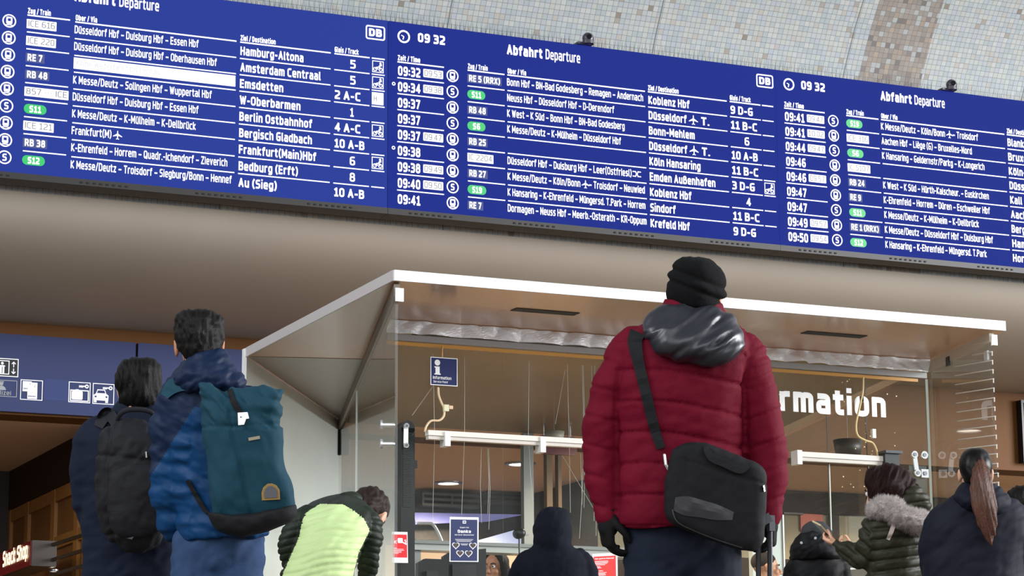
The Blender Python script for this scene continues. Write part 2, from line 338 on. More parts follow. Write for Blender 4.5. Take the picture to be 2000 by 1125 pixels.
def mosaic_material():
    m = bpy.data.materials.new('mosaic_tiles'); m.use_nodes = True; nt = m.node_tree; N = nt.nodes; Lk = nt.links; bs = N['Principled BSDF']
    def math_(op, a, b=None):
        n = N.new('ShaderNodeMath'); n.operation = op
        for i, x in enumerate((a, b)):
            if x is None: continue
            if isinstance(x, (int, float)): n.inputs[i].default_value = x
            else: Lk.new(x, n.inputs[i])
        return n.outputs[0]
    uv = N.new('ShaderNodeUVMap'); uv.uv_map = 'UVMap'; sp = N.new('ShaderNodeSeparateXYZ'); Lk.new(uv.outputs[0], sp.inputs[0])
    T = 0.0525
    us = math_('DIVIDE', sp.outputs[0], T); vs = math_('DIVIDE', sp.outputs[1], T)
    iu = math_('FLOOR', us); iv = math_('FLOOR', vs); fu = math_('FRACT', us); fv = math_('FRACT', vs)
    cb = N.new('ShaderNodeCombineXYZ'); Lk.new(iu, cb.inputs[0]); Lk.new(iv, cb.inputs[1])
    wn = N.new('ShaderNodeTexWhiteNoise'); wn.noise_dimensions = '2D'; Lk.new(cb.outputs[0], wn.inputs['Vector'])
    cb2 = N.new('ShaderNodeVectorMath'); cb2.operation = 'ADD'; Lk.new(cb.outputs[0], cb2.inputs[0]); cb2.inputs[1].default_value = (37.3, 11.7, 0)
    wn2 = N.new('ShaderNodeTexWhiteNoise'); wn2.noise_dimensions = '2D'; Lk.new(cb2.outputs[0], wn2.inputs['Vector'])
    def ramp(stops, fac):
        r = N.new('ShaderNodeValToRGB'); r.color_ramp.interpolation = 'CONSTANT'
        el = r.color_ramp.elements; el[0].position = stops[0][0]; el[0].color = lin(stops[0][1]); el[1].position = stops[1][0]; el[1].color = lin(stops[1][1])
        for p, c in stops[2:]:
            e = el.new(p); e.color = lin(c)
        Lk.new(fac, r.inputs[0]); return r.outputs[0]
    grey = ramp([(0, (151, 159, 162)), (.16, (158, 163, 165)), (.34, (162, 167, 167)), (.52, (156, 162, 169)), (.64, (165, 169, 165)), (.76, (169, 171, 170)), (.86, (163, 165, 161)), (.93, (161, 158, 153)), (.978, (145, 139, 131)), (.993, (124, 117, 107))], wn.outputs[0])
    brown = ramp([(0, (133, 125, 119)), (.25, (139, 132, 126)), (.45, (128, 121, 115)), (.6, (140, 128, 117)), (.74, (117, 109, 105)), (.82, (151, 154, 154)), (.92, (105, 100, 97)), (.96, (149, 136, 121))], wn2.outputs[0])
    inb = math_('MULTIPLY', math_('GREATER_THAN', sp.outputs[0], 12.81), math_('LESS_THAN', sp.outputs[0], 13.52))
    mx = N.new('ShaderNodeMix'); mx.data_type = 'RGBA'; Lk.new(inb, mx.inputs[0]); Lk.new(grey, mx.inputs[6]); Lk.new(brown, mx.inputs[7])
    # joints between tiles, and the wide joints of the backing sheets
    g = math_('MAXIMUM', math_('LESS_THAN', fu, .07), math_('LESS_THAN', fv, .07))
    big = math_('LESS_THAN', math_('FRACT', math_('DIVIDE', math_('ADD', sp.outputs[0], -0.03), 2.1)), .006)
    g = math_('MAXIMUM', g, big)
    mg = N.new('ShaderNodeMix'); mg.data_type = 'RGBA'; Lk.new(math_('MULTIPLY', g, .8), mg.inputs[0]); Lk.new(mx.outputs[2], mg.inputs[6]); mg.inputs[7].default_value = lin((78, 80, 80))
    Lk.new(mg.outputs[2], bs.inputs['Base Color']); bs.inputs['Roughness'].default_value = .42
    return m
# vault profile: behind the boards straight up, then leaning over the hall
prof = [(20.46, 5.1), (20.46, 6.80), (20.40, 6.95), (20.27, 7.20), (20.10, 7.48), (19.86, 7.80), (19.4, 8.3), (18.6, 9.0), (17.4, 9.9), (15.8, 10.7), (13.5, 11.4)]
V = []; Fs = []; UVs = []; s = 0; xs = [-12, 40]
acc = [0]
for i in range(1, len(prof)): acc.append(acc[-1] + math.hypot(prof[i][0] - prof[i - 1][0], prof[i][1] - prof[i - 1][1]))
for i, (y, z) in enumerate(prof):
    for x in xs: V.append((x, y, z)); UVs.append((x, acc[i]))
for i in range(len(prof) - 1): Fs.append((2 * i, 2 * i + 1, 2 * i + 3, 2 * i + 2))
wall = mobj('wall_back', V, Fs, mosaic_material(), smooth=True); struct(wall)
ul = wall.data.uv_layers.new(name='UVMap')
for p in wall.data.polygons:
    for li in p.loop_indices: ul.data[li].uv = UVs[wall.data.loops[li].vertex_index]

# bullnose cove below the boards
M_cove = mat('cove_plaster', (172, 162, 149), .75, vary=.03, vscale=1.5)
V = []; Fs = []; NS = 28; LIPY, LIPZ = 23.0, 4.53
cp = []
for i in range(NS + 1):
    t = math.pi / 2 * i / NS; cp.append((LIPY - (LIPY - 20.44) * math.cos(t), 5.16 - (5.16 - LIPZ) * math.sin(t)))
for (y, z) in cp: V += [(-12, y, z), (40, y, z)]
for i in range(NS): Fs.append((2 * i, 2 * i + 2, 2 * i + 3, 2 * i + 1))
struct(mobj('ceiling_cove', V, Fs, M_cove, smooth=True))
M_lintel = mat('lintel_bronze', (98, 62, 26), .6, vary=.05, vscale=2, spec=.2)
b = B(); b.box((-12, 23.0, 3.66), (40, 23.4, 4.53)); struct(b.build('trim_lintel', M_lintel))
# passage
M_pceil = mat('passage_ceiling', (222, 188, 158), .7, vary=.03)
b = B(); b.box((-12, 23.4, 3.66), (40, 40, 3.86)); struct(b.build('ceiling_passage', M_pceil))
M_dark = mat('dark_fascia', (48, 32, 20), .7, spec=.15)
M_darkgrey = mat('dark_grey_wall', (46, 40, 38), .7, vary=.1)
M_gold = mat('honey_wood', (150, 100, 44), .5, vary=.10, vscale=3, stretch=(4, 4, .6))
M_goldd = mat('honey_wood_dark', (120, 76, 32), .55, vary=.10, vscale=3, stretch=(4, 4, .6))  # darker honey wood for the wall behind the stiles
b = B(); b.box((-12, 27.04, 0), (13.0, 27.2, 3.66)); struct(b.build('wall_end', M_darkgrey))
# left shop block: dark fascia band, honey panels on its passage side
b = B(); b.box((6.05, 23.4, 3.235), (8.4, 27.04, 3.66)); struct(b.build('trim_fascia', M_dark))
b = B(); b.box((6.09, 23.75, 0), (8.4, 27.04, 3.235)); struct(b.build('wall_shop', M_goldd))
def shop_panels():
    t = thing('shop_panelling', (6.05, 25.4, 0), 'honey-coloured wooden shop front panelling below a dark fascia at the left', 'panelling')
    ys = [23.75, 24.1, 25.05, 26.2, 27.03]
    for y in ys:
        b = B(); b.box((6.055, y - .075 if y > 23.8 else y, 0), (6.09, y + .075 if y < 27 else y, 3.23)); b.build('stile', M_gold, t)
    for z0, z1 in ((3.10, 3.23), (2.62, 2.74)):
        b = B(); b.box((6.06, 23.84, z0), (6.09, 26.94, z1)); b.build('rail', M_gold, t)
shop_panels()
# right block with shop fronts
M_tan = mat('tan_panel', (134, 114, 76), .6, vary=.05)
b = B(); b.box((12.2, 25.45, 3.40), (40, 40, 3.655)); b.box((12.2, 25.5, 0), (12.4, 40, 3.40)); struct(b.build('trim_shopfascia', M_dark))
b = B(); b.box((12.4, 25.55, 2.86), (40, 25.7, 3.40)); b.box((12.4, 29.6, 0), (40, 29.8, 2.86)); struct(b.build('wall_right', M_tan))
b = B()
for x in (14.1, 15.45, 17.2, 19.4): b.box((x, 25.5, 0), (x + .12, 25.6, 3.40))
struct(b.build('trim_shopposts', M_dark))
M_shopceil = mat('shop_ceiling', (150, 106, 66), .6)
b = B(); b.box((12.4, 25.7, 2.86), (40, 29.6, 3.0)); struct(b.build('ceiling_shop', M_shopceil))
# ends of the passage
b = B(); b.box((40, 19, 0), (40.2, 40, 9)); struct(b.build('wall_right_end', M_dark))
b = B(); b.box((-12.2, 19, 0), (-12, 40, 9)); struct(b.build('wall_left_end', M_dark))

# recessed lamps
M_lamp = mat('lamp_disc', (255, 255, 255), .5, emit=(255, 246, 230), es=6)
M_lampring = mat('lamp_ring', (150, 150, 155), .3, .8)
def downlight(x, y, z, r, power, label, group=None, col=(1, .82, .6)):
    t = thing('ceiling_lamp', (x, y, z), label, 'lamp', group)
    b = B(); n = 32
    P = [(r * k[0], k[1]) for k in ((1.0, 0), (1.35, 0), (1.35, -.014), (1.0, -.02))]
    V = []; Fs = []
    for i in range(n):
        a = 2 * math.pi * i / n
        for q in P: V.append((x + q[0] * math.cos(a), y + q[0] * math.sin(a), z + q[1]))
    for i in range(n):
        for k in range(4): Fs.append((4 * i + k, 4 * ((i + 1) % n) + k, 4 * ((i + 1) % n) + (k + 1) % 4, 4 * i + (k + 1) % 4))
    b.add(V, Fs); b.build('trim_ring', M_lampring, t)
    b = B(); b.disc((x, y, z - .004), r, (0, 0, -1), .006); b.build('diffuser', M_lamp, t)
    if power:
        l = bpy.data.lights.new('lamp_light', 'SPOT'); l.energy = power; l.spot_size = math.radians(150); l.spot_blend = .6; l.shadow_soft_size = r; l.color = col
        o = bpy.data.objects.new('lamp_light', l); COL.objects.link(o); o.location = (0, 0, -.06); o.parent = t
# ------------------------------------------------------------------ departure boards
M_scr = mat('led_blue', (3, 4, 12), .7, emit=(33, 50, 146), es=.95, spec=.04)
M_scr1 = mat('led_blue_pale', (3, 4, 12), .7, emit=(45, 65, 158), es=.95, spec=.04)
M_wht = mat('led_white', (120, 120, 120), .5, emit=(255, 255, 255), es=1.3)
M_grey = mat('led_greyblue', (40, 44, 70), .5, emit=(84, 94, 148), es=.75, spec=.05)
M_green = mat('led_green', (16, 70, 40), .5, emit=(40, 205, 105), es=.85)
M_ghost = mat('led_pale_glyph', (30, 30, 34), .5, emit=(140, 142, 156), es=.9)
M_case = mat('board_case', (30, 27, 27), .5)
PITCHZ, ZH, SB, ST = .1463, 6.545, 5.206, 6.915

def i_train(g, u, v):
    g.ring(u, v, .047, .058); g.loopband(rr(u - .026, v - .027, u + .026, v + .036, .012), rr(u - .013, v - .002, u + .013, v + .022, .004))
    g.line(u - .022, v - .034, u - .034, v - .046, .010); g.line(u + .022, v - .034, u + .034, v - .046, .010); g.rect(u - .02, v - .038, u + .02, v - .031)
def i_s(g, u, v):
    g.ring(u, v, .047, .058); g.text('S', u, v - .031, .062, cond=.95, bold=.03, align='c')
def i_bike(g, u, v, w=.108):
    g.frame(u, v, u + w, v + w, .007); c = u + w * .5
    g.ring(u + .028, v + .030, .012, .019, 16); g.ring(u + .080, v + .030, .012, .019, 16)
    for a in ((.028, .030, .045, .052), (.045, .052, .070, .048), (.070, .048, .080, .030), (.045, .052, .055, .030), (.070, .048, .066, .066)):
        g.line(u + a[0], v + a[1], u + a[2], v + a[3], .007)
    g.circ(u + .078, v + .086, .010); g.poly([(u + .055, v + .05), (u + .072, v + .076), (u + .084, v + .072), (u + .072, v + .048)]); g.rect(u + .080, v + .062, u + .090, v + .080)
def i_plane(g, u, v, h): g.poly([(u + h / 2 + q[0] * h, v + h / 2 + q[1] * h) for q in PLANE_ICON])

def board(u0, label, scr, times, delays, icons, trains, vias, dests, tracks, extras, marks, cu, nozeit=False, dz=(0, 0, 0, 0)):
    x0, x1 = u0 - .085, u0 + 3.854
    t = thing('departure_board', ((x0 + x1) / 2, 20.1, SB), label, 'departure board', 'departure boards in a row above the cove')
    pl = Plane((u0, 20.0, 0), (1, 0, 0), (0, 0, 1), (0, -1, 0))
    b = B(); b.box((x0 + .002, 20.0, SB), (x1 - .002, 20.012, ST)); b.build('screen', scr, t)
    b = B(); b.box((x0, 20.012, SB - .02), (x1, 20.24, ST)); b.box((x0, 19.99, 5.150), (x1, 20.2, SB - .002))
    k = x0 + .2
    fr = b.build('housing', M_case, t)
    b = B()
    while k < x1 - .6:
        for j in range(8): b.box((k + j * .055, 19.984, 5.166), (k + j * .055 + .02, 19.991, 5.180))
        k += 1.0
    b.build('vent_slot', mat('vent_black', (8, 8, 8), .8), fr)['kind'] = 'stuff'
    zl = [ZH - PITCHZ * i for i in range(9)]
    def part(name, fn, m=M_wht, d=.004):
        g = G(pl, d); fn(g)
        if g.v: return g.build(name, m, t)
    if not nozeit:
        part('clock_icon', lambda g: (g.ring(.060, 6.785, .044, .060), g.line(.060, 6.785, .052, 6.757, .010), g.line(.062, 6.785, .036, 6.795, .008)))
        part('clock_time', lambda g: g.text('09 32', .195, 6.752, .085, .262, bold=.04))
        part('time_heading', lambda g: (g.text('Zeit / Time', .002, ZH + .014, .050, .215, bold=.045), g.rect(0, ZH - .006, .446, ZH + .006)))
    part('board_title', lambda g: (g.text('Abfahrt', cu['ti'], 6.738, .096, .355, bold=.045), g.text('Departure', cu['ti'] + .388, 6.738, .096, .348, bold=.012)))
    a = cu
    part('train_heading', lambda g: (g.text('Zug / Train', a['zug'] + .002, ZH + .014 + dz[0], .050, .195, bold=.045), g.rect(a['zug'], ZH - .006 + dz[0], a['zug'] + .362, ZH + .006 + dz[0])))
    part('via_heading', lambda g: (g.text('Über / Via', a['via'] + .002, ZH + .014 + dz[1], .050, .185, bold=.045), g.rect(a['via'], ZH - .006 + dz[1], a['ve'], ZH + .006 + dz[1])))
    part('destination_heading', lambda g: (g.text('Ziel / Destination', a['ziel'] + .002, ZH + .014 + dz[2], .050, .32, bold=.045), g.rect(a['ziel'], ZH - .006 + dz[2], a['ziel'] + .831, ZH + .006 + dz[2])))
    part('track_heading', lambda g: (g.text('Gleis / Track', a['gl'] + .002, ZH + .014 + dz[3], .050, .225, bold=.045), g.rect(a['gl'], ZH - .006 + dz[3], a['gl'] + .330, ZH + .006 + dz[3]), g.rect(a['ex'], ZH - .006 + dz[3], a['ex'] + .122, ZH + .006 + dz[3])))
    def rules(g):
        for z in zl[1:]:
            if not nozeit: g.rect(0, z - .005, .446, z + .005)
            g.rect(a['zug'], z - .005 + dz[0], a['zug'] + .362, z + .005 + dz[0]); g.rect(a['via'], z - .005 + dz[1], a['ve'], z + .005 + dz[1])
            g.rect(a['ziel'], z - .005 + dz[2], a['ziel'] + .831, z + .005 + dz[2]); g.rect(a['gl'], z - .005 + dz[3], a['gl'] + .330, z + .005 + dz[3]); g.rect(a['ex'], z - .005 + dz[3], a['ex'] + .122, z + .005 + dz[3])
    part('row_rules', rules)
    def logo(g):
        u, v = a['db'], 6.722
        g.loopband(rr(u, v, u + .184, v + .130, .022), rr(u + .013, v + .013, u + .171, v + .117, .012)); g.text('DB', u + .092, v + .030, .072, .122, bold=.05, align='c')
    part('rail_logo', logo)
    for i in range(9):
        z = zl[i]
        if not nozeit:
            def tm(g):
                g.text(times[i], .006, z - .124, .088, .213, bold=.035)
                if i in marks: g.ring(-.035, z - .072 + .012, .008, .017, 14)
            part('departure_time', tm)
            if delays[i]:
                db = part('delay_box', lambda g: g.rrect(.247, z - .112, .438, z - .036, .008))
                g = G(pl, .007); q = delays[i]
                for k, ch in enumerate(q.replace(':', ' ').split()): g.text(ch, .258 + k * .092, z - .102, .056, .072, bold=-.005)
                g.build('delay_time', M_ghost, db)
        part('train_icon', lambda g: (i_s if icons[i] == 'S' else i_train)(g, a['ic'], z - .070 + dz[0]))
        kind, txt, wd = trains[i]; u = a['zug'] - .004; zz = z + dz[0]
        bb = part('train_badge', lambda g: g.rrect(u, zz - (.114 if kind != 'S' else .116), u + wd, zz - .034, .0395 if kind == 'S' else .004), {'R': M_grey, 'S': M_green, 'I': M_wht}[kind])
        g = G(pl, .007)
        if kind == 'I': g.text(txt, u + .014, zz - .098, .054, wd - .028, bold=-.005)
        elif kind == 'S': g.text(txt, u + wd / 2, zz - .105, .058, wd * (.52 if len(txt) > 2 else .40), bold=.04, align='c')
        else: g.text(txt, u + .016, zz - .104, .062, wd - .034, bold=.035)
        g.build('train_number', M_ghost if kind == 'I' else M_wht, bb)
        if vias[i] == '#':
            vb = part('via_notice', lambda g: g.rect(a['via'] - .004, z - .116 + dz[1], a['ve'] - .004, z - .018 + dz[1]))
            g = G(pl, .007); g.text('Keine Weiterfahrt bis Lehnau', a['via'] + .02, z - .090 + dz[1], .052, .72, bold=-.01); g.build('notice_text', mat('led_faint_glyph', (60, 60, 62), .5, emit=(214, 214, 224), es=.92), vb)
        elif vias[i]:
            s, wv = vias[i]
            def vt(g):
                tot = wv; segs = s.split('|'); wid = []
                for q in segs: 
                    if q in ('^', '%'): wid.append(.105)
                    else:
                        Vv, _ = text_geo(q, .016); wid.append((Vv[:, 0].max() - Vv[:, 0].min()) * .060 + .012)
                k = tot / sum(wid); uu = a['via'] - .004
                for q, ww in zip(segs, wid):
                    if q == '^': i_plane(g, uu + .005, z - .106 + dz[1], .078)
                    elif q == '%':
                        for sx in (0, 1):
                            cx = uu + .02 + .05 * sx; sg = 1 if sx == 0 else -1
                            for dv in (-.022, .022): g.line(cx - .018 * sg, z - .068 + dv, cx + .010 * sg, z - .068 + dv, .010)
                            g.line(cx + .010 * sg, z - .068 - .027, cx + .022 * sg, z - .068, .010); g.line(cx + .010 * sg, z - .068 + .027, cx + .022 * sg, z - .068, .010)
                    else: g.text(q, uu, z - .100 + dz[1], .070, ww * k - .012 * k, bold=.016)
                    uu += ww * k
            part('via_text', vt)
        if dests[i]:
            def dt(g):
                s, wv = dests[i]
                if '^' in s:
                    p, q = s.split('^'); e = g.text(p, a['ziel'] + .004, z - .117 + dz[2], .080, wv * .66, bold=.03); i_plane(g, e + .025, z - .122 + dz[2], .094); g.text(q, e + .155, z - .117 + dz[2], .080, .085, bold=.03)
                else: g.text(s, a['ziel'] + .004, z - .117 + dz[2], .080, wv, bold=.03)
            part('destination_text', dt)
        if tracks[i]:
            def tr(g):
                s = tracks[i]; 
                if len(s) == 1: g.text(s, a['gl'] + .150, z - .118 + dz[3], .080, .050 if s != '1' else .034, bold=.02)
                else: g.text(s, a['gl'] + .006, z - .118 + dz[3], .080, .034 + .041 * len(s), bold=.03)
            part('track_text', tr)
        if extras[i] == 'b': part('bicycle_icon', lambda g: i_bike(g, a['ex'] + .004, z - .128 + dz[3]))
        elif extras[i] == 'H':
            hb = part('halt_box', lambda g: g.rect(a['ex'] + .002, z - .130 + dz[3], a['ex'] + .112, z - .018 + dz[3]))
            g = G(pl, .007); g.text('H', a['ex'] + .02, z - .10 + dz[3], .05, .03, bold=0); g.build('halt_letter', M_ghost, hb)
    return t

R_, S_, I_ = 'R', 'S', 'I'
cu2 = dict(ti=1.062, zug=.676, via=1.066, ve=2.460, ziel=2.490, gl=3.353, ex=3.700, db=3.646, ic=.529)
board(7.81, 'middle blue departure board, its first train leaving at 09:32 for Koblenz', M_scr,
      ['09:32', '09:34', '09:37', '09:37', '09:37', '09:38', '09:38', '09:40', '09:41'],
      ['09 53', '09 38', '', '', '09 47', '', '09 49', '09 50', ''], 'TSTSTTTST',
      [(R_, 'RE 5 (RRX)', .338), (S_, 'S11', .176), (R_, 'RB 48', .196), (S_, 'S6', .176), (R_, 'RB 25', .196), (I_, 'IC 2204', .252), (R_, 'RB 27', .196), (S_, 'S19', .182), (R_, 'RE 7', .152)],
      [('Bonn Hbf – BN-Bad Godesberg – Remagen – Andernach', 1.386), ('Neuss Hbf – Düsseldorf Hbf – D-Derendorf', 1.085), ('K West – K Süd – Bonn Hbf – BN-Bad Godesberg', 1.19), ('K Messe/Deutz – K-Mülheim – Düsseldorf Hbf', 1.15), None,
       ('Düsseldorf Hbf – Duisburg Hbf – Leer(Ostfriesl)|%', 1.335), ('K Messe/Deutz – Köln/Bonn|^|– Troisdorf – Neuwied', 1.388), ('K Hansaring – K-Ehrenfeld – Müngersd. T.Park – Horrem', 1.39), ('Dormagen – Neuss Hbf – Meerb.-Osterath – KR-Oppum', 1.40)],
      [('Koblenz Hbf', .43), ('Düsseldorf^T.', .60), ('Bonn-Mehlem', .478), ('Düsseldorf^T.', .60), ('Köln Hansaring', .532), ('Emden Außenhafen', .685), ('Koblenz Hbf', .43), ('Sindorf', .262), ('Krefeld Hbf', .405)],
      ['9 D-G', '11 B-C', '6', '10 A-B', '11 B-C', '3 D-G', '4', '11 B-C', '9 D-G'], ['', '', '', '', '', 'b', '', '', ''], (1, 5), cu2)
cu1 = dict(ti=1.02, zug=4.495 - 3.867, via=4.902 - 3.867, ve=6.318 - 3.867, ziel=6.351 - 3.867, gl=7.216 - 3.867, ex=7.567 - 3.867, db=7.508 - 3.867, ic=4.345 - 3.867)
board(3.867, 'left blue departure board with a blank white strip in its third row', M_scr1, [''] * 9, [''] * 9, 'TTTTTSTTS',
      [(I_, 'ICE 616', .252), (I_, 'ICE 220', .252), (R_, 'RE 7', .160), (R_, 'RB 48', .205), (I_, '857 +++ ICE', .372), (S_, 'S11', .190), (I_, 'ICE 121', .255), (R_, 'RB 38', .205), (S_, 'S12', .190)],
      [('Düsseldorf Hbf – Duisburg Hbf – Essen Hbf', 1.09), ('Düsseldorf Hbf – Duisburg Hbf – Oberhausen Hbf', 1.255), '#', ('K Messe/Deutz – Solingen Hbf – Wuppertal Hbf', 1.215), ('Düsseldorf Hbf – Duisburg Hbf – Essen Hbf', 1.10), ('K Messe/Deutz – K-Mülheim – K-Dellbrück', 1.08), ('Frankfurt(M)|^', .43), ('K-Ehrenfeld – Horrem – Quadr.-Ichendorf – Zieverich', 1.365), ('K Messe/Deutz – Troisdorf – Siegburg/Bonn – Hennef', 1.405)],
      [('Hamburg-Altona', .575), ('Amsterdam Centraal', .735), ('Emsdetten', .393), ('W-Oberbarmen', .552), ('Berlin Ostbahnhof', .66), ('Bergisch Gladbach', .66), ('Frankfurt(Main)Hbf', .70), ('Bedburg (Erft)', .535), ('Au (Sieg)', .345)],
      ['5', '5', '2 A-C', '1', '4 A-C', '10 A-B', '6', '8', '10 A-B'], ['b', 'b', 'H', '', 'b', '', 'b', '', ''], (), cu1, nozeit=True, dz=(.022, .012, .008, .006))
cu3 = dict(ti=12.831 - 11.751, zug=12.437 - 11.751, via=12.828 - 11.751, ve=14.254 - 11.751, ziel=14.283 - 11.751, gl=15.14 - 11.751, ex=15.49 - 11.751, db=15.42 - 11.751, ic=12.29 - 11.751)
board(11.751, 'right blue departure board cut by the picture edge, its first train leaving at 09:41', M_scr,
      ['09:41', '09:41', '09:44', '09:46', '09:46', '09:47', '09:47', '09:49', '09:50'],
      ['09 47', '10 02', '09 47', '', '09 57', '', '', '09 57', '09 54'], 'STSTTTSTS',
      [(S_, 'S19', .182), (I_, 'ICE 316', .248), (S_, 'S6', .182), (I_, 'IC 5107', .252), (R_, 'RB 24', .196), (R_, 'RE 9', .152), (S_, 'S11', .182), (R_, 'RE 1 (RRX)', .338), (S_, 'S12', .182)],
      [('K Messe/Deutz – Köln/Bonn|^|– Troisdorf', 1.125), ('Aachen Hbf – Liège (G) – Bruxelles-Nord', 1.045), ('K Hansaring – Geldernstr/Parkg – K-Longerich', 1.185), None, ('K West – K Süd – Hürth-Kalscheur. – Euskirchen', 1.22), ('K-Ehrenfeld – Horrem – Düren – Eschweiler Hbf', 1.225), ('K Messe/Deutz – K-Mülheim – K-Dellbrück', 1.09), ('K Messe/Deutz – Düsseldorf Hbf – Duisburg Hbf', 1.245), ('K Hansaring – K-Ehrenfeld – Müngersd. T.Park', 1.165)],
      [('Blankenberg', .45), ('Bruxelles Midi', .55), ('Köln-Worringen', .6), ('Düsseldorf Hbf', .56), ('Kall', .14), ('Aachen Hbf', .44), ('Bergisch Gladbach', .66), ('Hamm', .24), ('Horrem', .28)],
      [''] * 9, [''] * 9, (), cu3)

# ------------------------------------------------------------------ spikes and cameras along the top of the boards
M_wire = mat('spike_wire', (90, 92, 92), .4, .6); M_strip = mat('spike_strip', (176, 178, 176), .6)
def spikes():
    t = thing('bird_spike_strip', (9.7, 20.12, ST), 'long strip of thin wire bird spikes along the top of the departure boards', 'bird spikes')
    b = B(); b.box((3.79, 20.10, ST), (15.6, 20.24, ST + .022)); b.build('base_strip', M_strip, t)
    rnd = random.Random(5); b = B(); x = 3.85
    while x < 15.55:
        if min(abs(x - 9.67), abs(x - 13.62)) < .09: x += .042; continue
        for k in (-1, 0, 1):
            p = np.array((x + k * .012, 20.14 + k * .03, ST + .02)); q = p + np.array((k * .035 + rnd.uniform(-.012, .012), -.02 + k * .05, .125 + rnd.uniform(-.02, .02)))
            r = .0022; b.add([p + (-r, 0, 0), p + (r, 0, 0), p + (0, r * 1.6, 0), q], [(0, 1, 3), (1, 2, 3), (2, 0, 3)])
        x += .042
    o = b.build('spike', M_wire, t); o['kind'] = 'stuff'
spikes()
M_camh = mat('camera_grey', (58, 54, 66), .35); M_lens = mat('camera_lens', (14, 13, 20), .12)
def seccam(px, py, label):
    p = ony(px, py, 19.96); t = thing('security_camera', (p[0], 19.96, ST), label, 'camera', 'cameras on top of the boards')
    c = np.array((p[0], 19.95, ST + .055))
    b = B()
    V = []; Fs = []; n = 20
    for i in range(n + 1):
        a = math.pi * i / n
        for k in range(n): q = 2 * math.pi * k / n; V.append(c + (.056 * math.sin(a) * math.cos(q), .05 * math.sin(a) * math.sin(q), .056 * math.cos(a)))
    for i in range(n):
        for k in range(n): Fs.append((i * n + k, i * n + (k + 1) % n, (i + 1) * n + (k + 1) % n, (i + 1) * n + k))
    V += [c + (.054 * math.cos(q), .045 * math.sin(q), z) for z in (-.052, .0) for q in np.linspace(0, 2 * math.pi, n, endpoint=False)]
    e = (n + 1) * n; Fs += [(e + k, e + (k + 1) % n, e + n + (k + 1) % n, e + n + k) for k in range(n)]
    b.add(V, Fs); b.build('housing', M_camh, t, True)
    b = B(); b.disc(c + (-.012, -.045, .004), .024, (-.2, -1, 0), .010); b.build('lens', M_lens, t)
    b = B(); b.box((p[0] - .10, 19.96, ST + .001), (p[0] + .055, 20.05, ST + .02)); b.build('bracket', M_camh, t)
seccam(1148, 90, 'small dark dome camera on top of the middle departure board')
seccam(1858, 178, 'small dark dome camera on top of the right departure board')

# ------------------------------------------------------------------ blue wayfinding panels on the lintel, dark screen at the right
M_signb = mat('sign_blue', (34, 46, 94), .4); M_pict = mat('pict_white', (235, 236, 240), .5, emit=(230, 232, 240), es=.25)
M_pictd = mat('pict_dim', (150, 152, 156), .5, emit=(150, 152, 156), es=.12); M_signk = mat('sign_black', (26, 26, 32), .4); M_signb2 = mat('sign_blue_patch', (44, 58, 110), .35)
YS = 22.93; ps = Plane((0, YS, 0), (1, 0, 0), (0, 0, 1), (0, -1, 0))
xj = ony(267.5, 680, YS)[0]; zt = ony(240, 667.5, YS)[2]; zb = ony(0, 802.5, YS)[2]
def way(xa, xb, label):
    t = thing('wayfinding_sign', ((xa + xb) / 2, YS + .03, zb), label, 'sign', 'blue direction panels on the lintel')
    b = B(); b.box((xa, YS, zb), (xb, 22.998, zt)); b.build('panel', M_signb, t); return t
wl = way(3.2, xj - .012, 'long blue direction sign with white lift, police, locker and car pictograms')
way(xj + .012, 8.3, 'plain blue direction sign panel behind the man with the green backpack')
def P(x, y): return ps.uv(x, y)
SX, SY = 260 / 1539, 190 / 1125
def C(cx, cy): return P(cx * SX, 640 + cy * SY)
